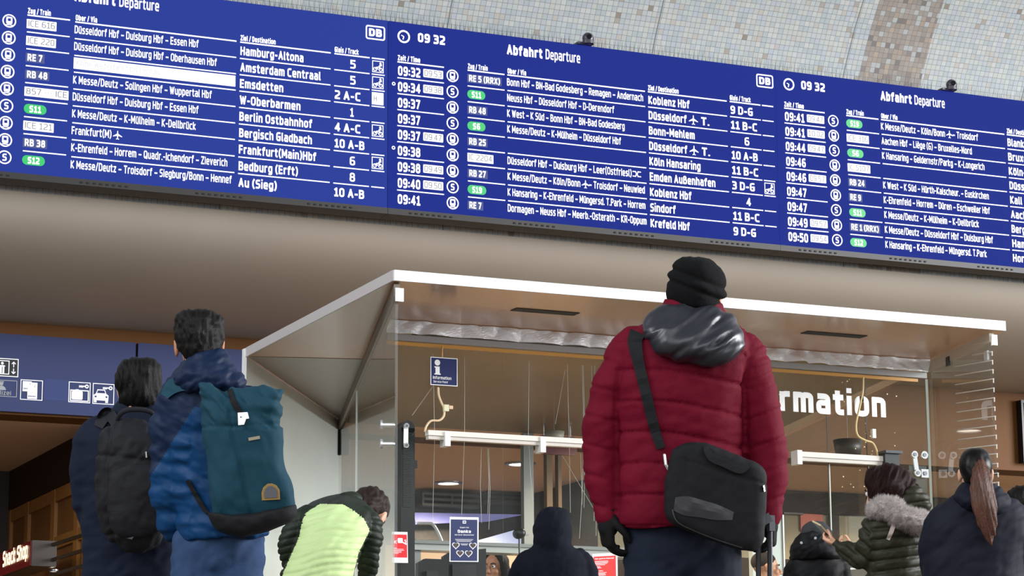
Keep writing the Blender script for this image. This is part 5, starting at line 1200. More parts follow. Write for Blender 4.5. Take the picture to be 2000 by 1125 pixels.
# ================= man in the dark red jacket
def red_man():
    fg = Fig(8.14); k = fg.k
    t = thing('person', (*fg.P(1345, 1600)[:2], 0), 'person in a dark red quilted jacket and black beanie, seen from behind looking up', 'person')
    TS = [(588, 1354, 52, .075, 0), (606, 1354, 62, .085, 0), (622, 1353, 78, .10, 0), (640, 1350, 102, .115, 0, .02), (660, 1344, 124, .13, 0, .03), (690, 1338, 137, .145, 0), (760, 1332, 132, .155, 0), (850, 1328, 127, .15, 0), (940, 1330, 130, .16, 0), (1000, 1329, 129, .162, 0), (1031, 1328, 126, .158, 0)]
    AL = [(1238, 672, 0, 36), (1224, 696, .0, 44), (1197, 765, .0, 44), (1180, 836, .0, 41), (1173, 885, 0, 37), (1178, 956, -.02, 32), (1186, 1003, -.03, 27)]
    AR = [(1440, 676, 0, 38), (1454, 702, 0, 45), (1480, 795, 0, 43), (1497, 875, 0, 42), (1500, 939, -.01, 38), (1497, 1006, -.02, 31)]
    fr = fg.frame(1360, 576, 0, 6, 10, -3); S, W = fg.head(fr, .93, True, fg.P(1353, 655, .0))
    dn = np.array((0, 0, -1.0)); hl = hand(fg.P(1187, 1004, -.03), dn + FH * .15, RH * 1.0 + FH * .3, 1.0, .55, True); hr = hand(fg.P(1500, 1002, -.02), dn + RH * .1, -RH + FH * .2, 1.0, .75, False)
    ank = [1282, 1384]; LG = legs(fg, 1052, [1283, 1382], .1, ank, 0, .105)
    body, _ = solid('body', S + [fg.loft(inner(TS))] + [fg.tube(intube(AL)), fg.tube(intube(AR))] + hl + hr + [(V * 1, Fs) for V, Fs in legs(fg, 1052, [1283, 1382], .1, ank, 0, .085)], M_skin, t, .0065, 3)
    fg.face(body, W, M_iris)
    M_j = mat('jacket_red', (100, 10, 33), .7, bump=.2, bscale=350, vary=.06, vscale=5, spec=.1)
    def dj(px, py, V, N):
        sl = (px > 1455) & (py > 640) | (px < 1203)
        c = py - 724 - .09 * (px - 1206) + 9 * np.sin((px - 1206) / 62)
        c2 = np.where(px > 1455, py + .35 * (px - 1500) - 690, py - .25 * (px - 1170) - 700)
        d = np.where(sl, seams(c2, 58, 3.2, .005), seams(c, 61, 3.2, .008))
        ya = np.clip((py - 690) / 60, 0, 1); d = d - .012 * ya * (np.exp(-((px - np.interp(py, [690, 780, 1040], [1214, 1204, 1205])) / 5) ** 2) + np.exp(-((px - np.interp(py, [690, 780, 1040], [1452, 1455, 1458])) / 5) ** 2))
        up = (px > 1470) & (py > 660) & (py < 760); d = np.where(up, seams(py + .45 * (px - 1500) - 690, 21, 3, .005), d)
        puff = np.abs(np.sin(np.pi * c / 61)) * .002 * (~sl)
        return d + puff + folds(px, py, V, .007, .014, .026, 2, .010) + folds(px, py, V, .002, .05, .06, 41, .03)
    J = [fg.loft(TS), fg.tube(AL), fg.tube(AR)]
    jk, sj = solid('jacket', J, M_j, t, .0075, 4, dj, label='dark red quilted jacket with horizontal seams')
    # standing collar
    cl = [(606, 1353, 62, .088, 0, .06), (598, 1354, 60, .086, 0, .07), (588, 1355, 57, .082, 0, .08)]
    solid('collar', [fg.loft(cl)], M_j, jk, .006, 2)
    M_hd = mat('hood_black_shiny', (40, 41, 47), .38, vary=.1, vscale=12)
    HD = [(596, 1362, 30, .04, -.09, .14), (604, 1358, 54, .06, -.095, .12), (618, 1352, 82, .08, -.10, .06), (642, 1351, 98, .092, -.125, .06), (664, 1357, 96, .095, -.145, .04), (682, 1363, 83, .088, -.155), (700, 1370, 58, .07, -.16), (714, 1375, 26, .04, -.16)]
    def dh(px, py, V, N):
        q = np.column_stack([(px * .030 + py * .040), (py * .012 - px * .008), px * 0]); a = 1 - np.abs(vnoise(q, 4)); return (a - .6) * .018 + vnoise(q * 2.3, 8) * .008
    solid('hood', [fg.loft(HD, e=2.1)], M_hd, jk, .006, 3, dh, label='shiny black hood lying on the back')
    M_cap = mat('beanie_knit', (14, 14, 16), .95, bump=.6, bscale=420)
    CP = [(501, 1356, 10, .02, -.02), (504, 1356, 26, .05, -.02), (512, 1357, 40, .075, -.02), (526, 1359, 51, .098, -.01), (545, 1360, 58, .11, 0), (565, 1360, 59, .113, 0), (582, 1358, 56, .108, 0), (596, 1358, 50, .10, 0, .12), (602, 1358, 46, .09, 0, .14)]
    def dc(px, py, V, N):
        c = py - .38 * (px - 1300); return -.008 * np.exp(-((c - 545) / 4.5) ** 2) - .008 * np.exp(-((c - 520) / 5) ** 2) + .005 * np.exp(-((c - 534) / 6) ** 2) + folds(px, py, V, .0035, .05, .05, 7)
    solid('beanie', [fg.loft(CP, e=2.0), ell(W, (0, -.016, .038), (.080, .095, .084))], M_cap, t, .0055, 3, dc, label='black knitted beanie')
    for nm, hh in (('left_glove', hl), ('right_glove', hr)):
        gv = []
        for V, Fs in hh: c = V.mean(0); gv.append((c + (V - c) * 1.14, Fs))
        wr = fg.P(1187, 1000, -.03) if nm[0] == 'l' else fg.P(1499, 1000, -.02); gv.append(tube_shell([wr + (0, 0, .02), wr - (0, 0, .05)], [.031, .034], 14, 2))
        solid(nm[5 if nm[0] == 'l' else 6:], gv, M_gloveblk, t, .0052, 2)
    def dt(px, py, V, N): return folds(px, py, V, .007, .03, .03, 9, .02)
    solid('trousers', LG + [fg.loft([(1000, 1330, 106, .13, 0), (1060, 1330, 114, .135, 0), (1110, 1331, 112, .13, 0), (1135, 1331, 96, .11, 0)])], M_denim_dk, t, .009, 3, dt)
    shoes(fg, t, 1052, ank)
    # shoulder bag
    bag = thing('shoulder_bag', fg.P(1400, 1060, -.25), 'black laptop shoulder bag with a shiny patch on the back of the red jacket', 'bag')
    M_bag = mat('bag_fabric', (22, 22, 25), .7, bump=.35, bscale=600); M_pt = mat('bag_gloss', (34, 35, 40), .18, spec=.8)
    PG = [(1313, 880), (1330, 867), (1352, 863), (1385, 868), (1430, 884), (1470, 902), (1490, 916), (1497, 934), (1496, 990), (1492, 1050), (1484, 1070), (1462, 1078), (1420, 1068), (1360, 1044), (1318, 1026), (1302, 1012), (1297, 985), (1300, 930)]
    def db(px, py, V, N): return -.004 * np.exp(-((py - 893 - .30 * (px - 1320)) / 2.2) ** 2) * (px > 1322) - .004 * np.exp(-((py - 1040 - .28 * (px - 1320)) / 3) ** 2) + folds(px, py, V, .004, .03, .03, 12)
    _, sb = solid('bag_body', [fg.pillow(PG, -.235, .065, 4.5)], M_bag, bag, .0065, 3, db)
    patch_poly = [(1322, 968), (1338, 968), (1365, 974), (1402, 984), (1428, 994), (1420, 1012), (1396, 1012), (1362, 1008), (1338, 1006), (1318, 1000)]
    # glossy panel follows the bag
    ribbon('gloss_panel', sb, [(1317, 984), (1340, 988), (1370, 994), (1400, 1001), (1432, 1008)], [26, 38, 34, 30, 16], .002, M_pt, bag, .0015, 'shiny black panel')
    ribbon('handle', sb, [(1377, 871), (1389, 892), (1415, 904), (1446, 917), (1462, 910)], [8, 16, 17, 16, 8], .016, mat('bag_handle', (24, 24, 27), .6, bump=.3, bscale=500), bag, .004)
    ribbon('piping', sb, [(1313, 995), (1322, 1018), (1350, 1034), (1400, 1054), (1450, 1070)], 2.5, .003, mat('bag_piping', (60, 60, 64), .5), bag, .001)
    ribbon('zip_pull', sb, [(1492, 948), (1494, 960)], 3, .004, M_steel, bag, .003)
    sp = ribbon('shoulder_strap', sj, [(1246, 648), (1240, 668), (1248, 712), (1262, 770), (1278, 836), (1291, 876)], [30, 28, 22, 21, 20, 17], .005, mat('strap_black', (18, 18, 21), .6, bump=.3, bscale=500), bag, .006)
    q, _ = sj.hit(1297, 888); q = q - FW * .02
    b = B(); b.tube([q, q + (0.004, 0, -.03), q + (.014, 0, -.045)], .005); b.build('clip', M_steel, sp)
    # trolley suitcase whose pull handle the right hand holds
    cs = thing('trolley_suitcase', (*fg.P(1492, 1300, -.16)[:2], 0), 'wheeled suitcase with a tall dark pull handle held by the person in red', 'suitcase')
    M_tube = mat('handle_tube', (62, 64, 68), .35, .5)
    for x, y0 in ((1481, 1030), (1503.5, 1012)):
        a = fg.P(x, y0, -.16); c = fg.P(x + 1, 1310, -.16); b = B(); b.tube([a, c], .0085, 10); b.build('handle_post', M_tube, cs)
    a = fg.P(1479, 1018, -.16); c = fg.P(1505, 1010, -.16); b = B(); b.bar(a - (0, 0, .01), c - (0, 0, .0), .026, .03); gp = b.build('handle_grip', mat('grip_grey', (74, 76, 82), .5), cs)
    b = B(); b.bar(c + (0, 0, .005), c - (0, 0, .045), .020, .020, up=(1, 0, 0)); b.build('grip_end', mat('grip_grey', (74, 76, 82), .5), gp)
    z1 = fg.P(1490, 1305, -.16)[2]; P0 = fg.P(1440, 1310, -.16); P1 = fg.P(1548, 1310, -.16); dx = (P1 - P0); dx[2] = 0; L_ = np.linalg.norm(dx); dx /= L_; dy = np.array((-dx[1], dx[0], 0))
    V = []; sec = rr(0, 0, L_, .22, .05, 4); b = B()
    bb = P0 * np.array((1, 1, 0)) - dy * .11; b.prism([bb + dx * u + dy * v + (0, 0, .06) for u, v in sec], (0, 0, z1 - .06)); b.build('shell', mat('case_shell', (38, 40, 46), .5), cs)
    for u in (.03, L_ - .03):
        for v in (.04, .18):
            b = B(); b.disc(bb + dx * (u - .012) + dy * v + (0, 0, .03), .03, dx, .024); b.build('wheel', M_sole, cs)
red_man()

# ================= man with the teal roll-top backpack
def blue_man():
    fg = Fig(8.61)
    t = thing('person', (*fg.P(420, 1600)[:2], 0), 'person in a two-tone blue hooded jacket and jeans, looking up beneath the blue sign', 'person')
    TS = [(690, 402, 36, .06, 0), (712, 400, 50, .08, 0), (735, 399, 64, .10, 0, .05), (758, 400, 82, .115, 0, .02), (790, 402, 96, .13, 0), (850, 408, 98, .14, 0), (950, 424, 94, .14, 0), (1020, 436, 88, .145, 0, -.05), (1050, 438, 84, .145, 0, -.07)]
    AL = [(345, 772, 0, 26), (332, 800, 0, 33), (325, 870, 0, 36), (328, 948, 0, 35), (334, 1005, .03, 32), (352, 1042, .08, 26), (372, 1052, .13, 20)]
    AR = [(478, 780, 0, 28), (492, 820, .02, 33), (500, 900, .05, 33), (498, 980, .09, 30), (480, 1030, .16, 25)]
    fr = fg.frame(389, 674, 0, -10, 8, 3); S, W = fg.head(fr, .96, True, fg.P(398, 745))
    hl = hand(fg.P(374, 1053, .13), FH + RH * .5, np.array((0, 0, -1.0)), .95, .6, True); hr = hand(fg.P(478, 1032, .17), FH - RH * .6, np.array((0, 0, -1.0)), .95, .6, False)
    ank = [392, 462]; lo = lambda r: legs(fg, 1068, [393, 460], .1, ank, 0, r)
    body, _ = solid('body', S + [fg.loft(inner(TS))] + [fg.tube(intube(AL)), fg.tube(intube(AR))] + hl + hr + lo(.085), M_skin2, t, .0065, 3)
    fg.face(body, W, M_iris)
    M_n = mat('jacket_navy', (15, 32, 60), .6, bump=.12, bscale=300, vary=.06, vscale=6); M_b = mat('jacket_blue', (6, 56, 100), .55, bump=.12, bscale=300, vary=.06, vscale=6)
    def dj(px, py, V, N):
        d = folds(px, py, V, .010, .035, .045, 3, -.03)
        a = (px < 372) & (py > 860); return d + a * vnoise(np.column_stack([px * .02 + py * .02, py * .075, px * 0]), 6) * .008
    jk, sj = solid('jacket', [fg.loft(TS), fg.tube(AL), fg.tube(AR)], None, t, .0075, 4, dj, mats=[M_n, M_b], msel=lambda x, y, c: (x > 371 - .63 * (y - 808)) & (y > 796), label='blue jacket with darker navy shoulders')
    HD = [(676, 418, 22, .05, -.03, .25), (692, 412, 38, .085, -.04, .14), (708, 409, 50, .10, -.055, .08), (728, 406, 68, .11, -.07, .02), (748, 411, 70, .10, -.085), (762, 414, 58, .07, -.095), (770, 416, 36, .04, -.10)]
    solid('hood', [fg.loft(HD, e=2.1)], M_n, jk, .0065, 3, lambda px, py, V, N: folds(px, py, V, .010, .05, .05, 5, .05), label='navy hood folded down')
    HR = [(604, 384, 16, .04, 0), (608, 386, 34, .07, 0), (622, 388, 48, .096, 0), (645, 388, 50, .104, -.002), (668, 388, 48, .10, -.012), (686, 392, 40, .075, -.035), (700, 396, 32, .05, -.05), (708, 397, 22, .03, -.05)]
    hr_, _ = solid('hair', [fg.loft(HR, e=2.05), ell(W, (0, -.022, .040), (.083, .098, .088))], M_hairblk, t, .005, 2, lambda px, py, V, N: hairnoise(px, py, .005, .22, .10))
    b = B(); W_ = lambda x, y, z: W(x, y, z)
    for q in (-1, 1): b.tube([W_(q * .066, .095, .008), W_(q * .080, .04, .008), W_(q * .082, -.01, .004)], .0022, 6)
    b.tube([W_(-.012, .108, .004), W_(.012, .108, .004)], .0022, 6)
    for q in (-1, 1): b.tube([W_(q * (.036 + .026 * math.cos(a)), .100, .002 + .02 * math.sin(a)) for a in np.linspace(0, 6.283, 15)], .002, 6)
    b.build('glasses', mat('glasses_black', (20, 20, 22), .3), t)
    M_jean = mat('jeans_blue', (44, 66, 100), .8, vary=.22, vscale=14, bump=.25, bscale=600)
    solid('jeans', lo(.098) + [fg.loft([(1020, 426, 70, .12, 0), (1060, 426, 72, .125, 0), (1110, 426, 70, .12, 0), (1130, 426, 60, .1, 0)])], M_jean, t, .009, 3, lambda px, py, V, N: folds(px, py, V, .008, .04, .04, 10, .02))
    shoes(fg, t, 1068, ank)
    # backpack
    bp = thing('backpack', fg.P(480, 1040, -.25), 'teal roll-top backpack with a silver buckle and black base worn on a blue jacket', 'backpack')
    M_t = mat('pack_teal', (22, 62, 78), .72, bump=.3, bscale=450, vary=.05, vscale=6); M_k = mat('pack_black', (24, 24, 27), .7, bump=.3, bscale=450)
    PG = [(383, 766), (392, 751), (412, 748), (432, 754), (452, 759), (473, 757), (500, 757), (527, 756), (544, 759), (552, 763), (547, 786), (551, 822), (554, 890), (562, 925), (571, 950), (575, 990), (570, 1008), (524, 1028), (473, 1036), (432, 1026), (412, 1004), (404, 900), (397, 850), (388, 800)]
    def dp(px, py, V, N):
        xe = np.interp(py, [760, 830, 860, 900, 1000], [446, 450, 455, 468, 488]); d = -.008 * np.exp(-((px - xe) / 4) ** 2) * (py > 800)
        d += -.006 * np.exp(-((py - 832 + .04 * (px - 450)) / 3) ** 2) * (px < 560) * .6
        lid = py < 836; d += lid * folds(px, py, V, .016, .035, .03, 21, -.035); d += ~lid * folds(px, py, V, .007, .03, .02, 22, -.01)
        return d + -.010 * np.exp(-((px - 455 - .3 * (py - 800)) / 9) ** 2) * lid
    _, sp = solid('pack_body', [fg.pillow(PG, -.262, .115, 3.2)], M_t, bp, .0065, 3, dp)
    BS = [(405, 1000), (440, 1004), (490, 999), (540, 992), (574, 984), (579, 996), (572, 1016), (526, 1038), (474, 1049), (428, 1039), (410, 1018)]
    solid('base', [fg.pillow(BS, -.262, .121, 3.2)], M_k, bp, .006, 3, lambda px, py, V, N: folds(px, py, V, .003, .04, .04, 23), label='black reinforced base')
    ribbon('closing_strap', sp, [(448, 760), (456, 784), (468, 806), (474, 826)], [10, 12, 12, 10], .004, M_k, bp, .004)
    b = [(465, 807), (484, 806), (487, 818), (481, 819), (477, 830), (466, 831)]
    bu = patch('buckle', sp, b, .010, M_steel, bp, .010, 'silver hook buckle')
    if bu is not None: patch('buckle_slot', sp, [(469, 812), (482, 811), (482, 815), (469, 816)], .002, M_k, bu, .021)
    patch('name_tag', sp, [(485, 855), (507, 851), (508, 857), (486, 861)], .002, mat('tag_beige', (150, 140, 118), .6), bp, .006, 'small beige woven tag')
    def dsh(sc): return [(529 + sc * x, 962 + sc * y) for x, y in ((-17, 15), (-18, 0), (-15, -10), (-7, -17), (2, -18), (11, -14), (17, -5), (18, 13))]
    pa = patch('leather_patch', sp, dsh(1.0), .004, mat('patch_ochre', (150, 120, 66), .5), bp, .005, 'half-round leather patch with an ochre rim')
    if pa is not None: patch('patch_field', sp, dsh(.72), .002, mat('patch_grey', (92, 92, 98), .5), pa, .010)
    ribbon('shoulder_strap', sj, [(400, 760), (376, 750), (352, 749), (334, 757), (321, 774)], [22, 28, 30, 28, 16], .012, M_t, bp, .006)
    ribbon('side_strap', sj, [(366, 938), (378, 960), (392, 984), (404, 1002)], [9, 9, 9, 8], .005, M_k, bp, .006)
blue_man()

# ================= dark-haired man with the black backpack
def black_man():
    fg = Fig(9.17)
    t = thing('person', (*fg.P(262, 1640)[:2], 0), 'person with short black hair in a long dark navy coat, left of the teal backpack', 'person')
    TS = [(782, 268, 36, .07, 0), (800, 268, 50, .085, 0), (816, 268, 76, .10, 0), (838, 264, 98, .125, 0), (880, 262, 108, .14, 0), (960, 262, 106, .15, 0), (1050, 262, 102, .155, 0), (1130, 262, 104, .155, 0), (1220, 262, 108, .16, 0), (1330, 262, 112, .165, 0)]
    AL = [(196, 838, 0, 28), (180, 862, 0, 35), (171, 900, .0, 36), (170, 938, .0, 36), (176, 985, .02, 34), (192, 1020, .09, 28), (215, 1035, .16, 23)]
    AR = [(332, 838, 0, 28), (346, 870, 0, 35), (350, 940, .02, 34), (340, 1010, .08, 30), (315, 1035, .16, 23)]
    fr = fg.frame(273, 763, 0, 20, 4, 0); S, W = fg.head(fr, .95, True, fg.P(266, 822))
    hl = hand(fg.P(216, 1036, .17), FH + RH * .5, np.array((0, 0, -1.0)), .95, .5, True); hr = hand(fg.P(313, 1036, .17), FH - RH * .5, np.array((0, 0, -1.0)), .95, .5, False)
    ank = [228, 300]; lo = lambda r: legs(fg, 1140, [230, 298], .1, ank, 0, r)
    body, _ = solid('body', S + [fg.loft(inner(TS[:-1]))] + [fg.tube(intube(AL)), fg.tube(intube(AR))] + hl + hr + lo(.075), M_skin, t, .0065, 3)
    fg.face(body, W, M_iris)
    HR = [(698, 275, 12, .04, 0), (702, 274, 30, .07, 0), (716, 273, 43, .098, 0), (738, 272, 46, .106, 0), (760, 271, 43, .102, -.012), (776, 270, 40, .08, -.03), (788, 270, 36, .06, -.04), (796, 269, 26, .04, -.045)]
    solid('hair', [fg.loft(HR, e=2.1), ell(W, (0, -.022, .040), (.085, .100, .088))], M_hairblk, t, .005, 2, lambda px, py, V, N: hairnoise(px, py, .007, .25, .06, 8))
    M_c = mat('coat_navy', (15, 23, 42), .8, bump=.2, bscale=380)
    ct, sc_ = solid('coat', [fg.loft(TS), fg.tube(AL), fg.tube(AR), fg.loft([(786, 268, 38, .075, 0), (806, 268, 46, .085, 0)])], M_c, t, .0085, 4, lambda px, py, V, N: folds(px, py, V, .008, .025, .03, 14, .02))
    solid('trousers', lo(.088), M_denim_dk, t, .01, 2); shoes(fg, t, 1140, ank)
    bp = thing('backpack', fg.P(258, 1075, -.25), 'plain black backpack with a curved carry handle worn on a dark navy coat', 'backpack')
    M_p = mat('pack_charcoal', (25, 25, 29), .6, bump=.3, bscale=420); M_p2 = mat('pack_strap', (34, 35, 40), .7, bump=.3, bscale=420)
    PG = [(196, 850), (206, 832), (226, 822), (252, 818), (284, 820), (308, 836), (322, 868), (328, 930), (328, 1000), (320, 1050), (300, 1072), (262, 1080), (232, 1072), (206, 1048), (192, 1012), (185, 960), (187, 900)]
    def dp(px, py, V, N): return -.008 * np.exp(-((px - np.interp(py, [850, 900, 1000, 1060], [214, 206, 206, 222])) / 4) ** 2) - .007 * np.exp(-((py - 1040 + .16 * (px - 250)) / 4) ** 2) + folds(px, py, V, .008, .04, .03, 24, .02) - .006 * np.exp(-((py - 895 - .1 * (px - 250)) / 4) ** 2)
    _, sp = solid('pack_body', [fg.pillow(PG, -.275, .115, 2.8)], M_p, bp, .007, 3, dp)
    PK = [(212, 930), (236, 908), (280, 902), (312, 916), (322, 960), (320, 1022), (300, 1044), (250, 1052), (220, 1036), (208, 990)]
    solid('front_pocket', [fg.pillow(PK, -.375, .035, 2.6)], M_p, bp, .006, 3, lambda px, py, V, N: folds(px, py, V, .005, .04, .04, 25))
    b = B(); V, Fs = fg.tube([(228, 828, -.25, 4), (233, 812, -.27, 4.5), (248, 801, -.29, 5), (276, 800, -.29, 5), (296, 806, -.28, 4.5), (304, 820, -.26, 4)], 12, .6, FW); b.add(V, Fs); b.build('carry_handle', M_p2, bp, True)
    ribbon('shoulder_strap', sc_, [(226, 826), (212, 808), (202, 814), (192, 834)], [20, 24, 24, 18], .012, M_p2, bp, .006)
    patch('logo_patch', sp, [(244, 1050), (253, 1041), (266, 1043), (258, 1053)], .003, mat('logo_grey', (96, 98, 104), .5), bp, .012, 'small grey diamond-shaped logo')
    ribbon('zip_pull', sp, [(285, 882), (286, 894)], 3, .004, M_steel, bp, .004)
black_man()

# ================= person bending forward in the lime quilted jacket
def green_person():
    fg = Fig(10.36)
    t = thing('person', (*fg.P(625, 1600)[:2], 0), 'person bending forward in a lime green quilted jacket with dark green sleeves', 'person')
    TS = [(966, 676, 18, .05, .30), (972, 664, 38, .09, .27), (982, 660, 55, .12, .22), (998, 657, 68, .135, .15), (1020, 655, 71, .14, .08), (1046, 651, 69, .145, .03), (1080, 636, 69, .15, -.03), (1112, 624, 72, .155, -.06), (1150, 616, 76, .16, -.08), (1185, 614, 76, .16, -.08)]
    AL = [(602, 1004, .12, 20), (583, 1026, .10, 24), (567, 1056, .10, 24), (566, 1084, .12, 22), (577, 1112, .18, 19), (596, 1140, .26, 15)]
    AR = [(712, 1008, .12, 22), (722, 1030, .10, 27), (725, 1056, .10, 24), (720, 1090, .12, 22), (714, 1126, .18, 20), (704, 1165, .26, 15)]
    fr = fg.frame(718, 1008, .34, 10, -48, -14); S, W = fg.head(fr, .95, True, fg.P(672, 1000, .22))
    hl = hand(fg.P(597, 1142, .27), FH + RH * .6, np.array((0, 0, -1.0)), .9, .5, True); hr = hand(fg.P(703, 1168, .27), FH - RH * .4, np.array((0, 0, -1.0)), .9, .5, False)
    ank = [588, 648]; lo = lambda r: legs(fg, 1190, [590, 642], .1, ank, -.06, r)
    body, _ = solid('body', S + [fg.loft(inner(TS))] + [fg.tube(intube(AL)), fg.tube(intube(AR))] + hl + hr + lo(.08), M_skin, t, .007, 3)
    fg.face(body, W, M_iris)
    M_l = mat('jacket_lime', (204, 226, 162), .55, bump=.15, bscale=300, vary=.04, vscale=7); M_g = mat('jacket_dark_green', (36, 44, 35), .5, bump=.15, bscale=300)
    def ms(x, y, c):
        yb = np.interp(x, [585, 590, 600, 625, 670, 690, 710, 722, 728], [1034, 1016, 1000, 984, 985, 997, 1012, 1036, 1060])
        xl = np.interp(y, [990, 1046, 1070, 1094, 1124, 1180], [596, 585, 575, 564, 551, 545]); xr = np.interp(y, [1010, 1036, 1060, 1080, 1124, 1180], [716, 722, 710, 700, 690, 688]); return (y < yb) | (x < xl) | (x > xr)
    def dj(px, py, V, N):
        body_ = ~ms(px, py, V); c = py + .12 * (px - 640) + 5 * np.sin(px / 24); cs = py - .5 * np.abs(px - 650)
        d = np.where(body_, seams(c, 13.5, 2.6, .007), np.where(py > 1010, seams(py + .25 * np.where(px < 640, px - 570, 720 - px), 14, 2.0, .006), 0))
        return d + folds(px, py, V, .008, .03, .035, 31, .03)
    solid('jacket', [fg.loft(TS), fg.tube(AL), fg.tube(AR)], None, t, .0065, 3, dj, mats=[M_l, M_g], msel=ms, label='lime quilted jacket with dark green yoke and sleeves')
    solid('collar', [fg.tube([(672, 978, .24, 17), (690, 976, .27, 17), (702, 984, .30, 15)])], M_g, t, .006, 3)
    HR = [ell(W, (0, -.022, .040), (.085, .100, .090)), fg.blob(720, 990, .36, 31, 29, .10), fg.blob(731, 1002, .36, 20, 26, .09), fg.blob(706, 980, .33, 20, 17, .07), fg.tube([(742, 985, .35, 12), (748, 1002, .36, 9), (745, 1018, .36, 5)])]
    solid('hair', HR, M_hairbrn, t, .005, 2, lambda px, py, V, N: hairnoise(px, py, .008, .16, .12, 4) )
    solid('trousers', lo(.095) + [fg.loft([(1165, 616, 66, .13, -.07), (1200, 616, 64, .13, -.06), (1230, 616, 52, .11, -.06)])], M_denim_dk, t, .01, 2); shoes(fg, t, 1190, ank, -.06)
green_person()

# ================= hooded person at the counter
def hooded():
    fg = Fig(13.7)
    t = thing('person', (*fg.P(1080, 1620)[:2], 0), 'person with a dark navy hood pulled up, standing at the counter beside the microphone', 'person')
    TS = [(1058, 1079, 28, .08, 0), (1066, 1080, 38, .10, 0), (1078, 1081, 54, .115, 0), (1092, 1081, 65, .13, 0), (1112, 1081, 70, .14, 0), (1160, 1082, 68, .15, 0), (1230, 1083, 66, .155, 0), (1280, 1083, 66, .155, 0)]
    AL = [(1034, 1088, 0, 16), (1020, 1106, 0, 20), (1006, 1150, .03, 20), (1010, 1195, .12, 17), (1030, 1210, .28, 13)]; AR = [(1130, 1086, 0, 16), (1142, 1104, 0, 20), (1154, 1150, .03, 20), (1150, 1195, .12, 17), (1132, 1210, .28, 13)]
    fr = fg.frame(1078, 1034, .02, -14, -6, 0); S, W = fg.head(fr, .98, True, fg.P(1079, 1085))
    hl = hand(fg.P(1032, 1210, .3), FH + RH * .3, np.array((0, 0, -1.0)), .95, .4, True); hr = hand(fg.P(1130, 1210, .3), FH - RH * .3, np.array((0, 0, -1.0)), .95, .4, False)
    ank = [1062, 1104]; lo = lambda r: legs(fg, 1285, [1062, 1104], .1, ank, 0, r)
    body, _ = solid('body', S + [fg.loft(inner(TS))] + [fg.tube(intube(AL)), fg.tube(intube(AR))] + hl + hr + lo(.08), M_skin, t, .008, 3)
    fg.face(body, W, M_iris)
    M_h = mat('hoodie_navy', (13, 17, 29), .9, bump=.2, bscale=380)
    HD = [(990, 1086, 8, .03, .02), (993, 1085, 20, .07, .02), (1002, 1081, 30, .11, .02), (1020, 1079, 36, .135, .02), (1044, 1079, 38, .135, .01), (1060, 1079, 37, .125, 0), (1072, 1080, 37, .115, 0), (1082, 1080, 44, .115, 0)]
    # the hood stays open in front of the face
    def dh(px, py, V, N):
        rel = V - W(0, .06, 0); dd = rel @ (W(0, 1, 0) - W(0, 0, 0)); return folds(px, py, V, .006, .06, .05, 40, .03)
    solid('hoodie', [fg.loft(TS), fg.tube(AL), fg.tube(AR), fg.loft(HD, e=2.1)], M_h, t, .0085, 3, dh, label='dark navy hooded top with the hood up')
    b = B(); 
    for q in (-1, 1): b.tube([W(q * .07, .11, .0), W(q * .090, .05, .002), W(q * .094, .03, .002)], .0025, 6)
    solid('trousers', lo(.095), M_denim_dk, t, .01, 2); shoes(fg, t, 1285, ank)
hooded()

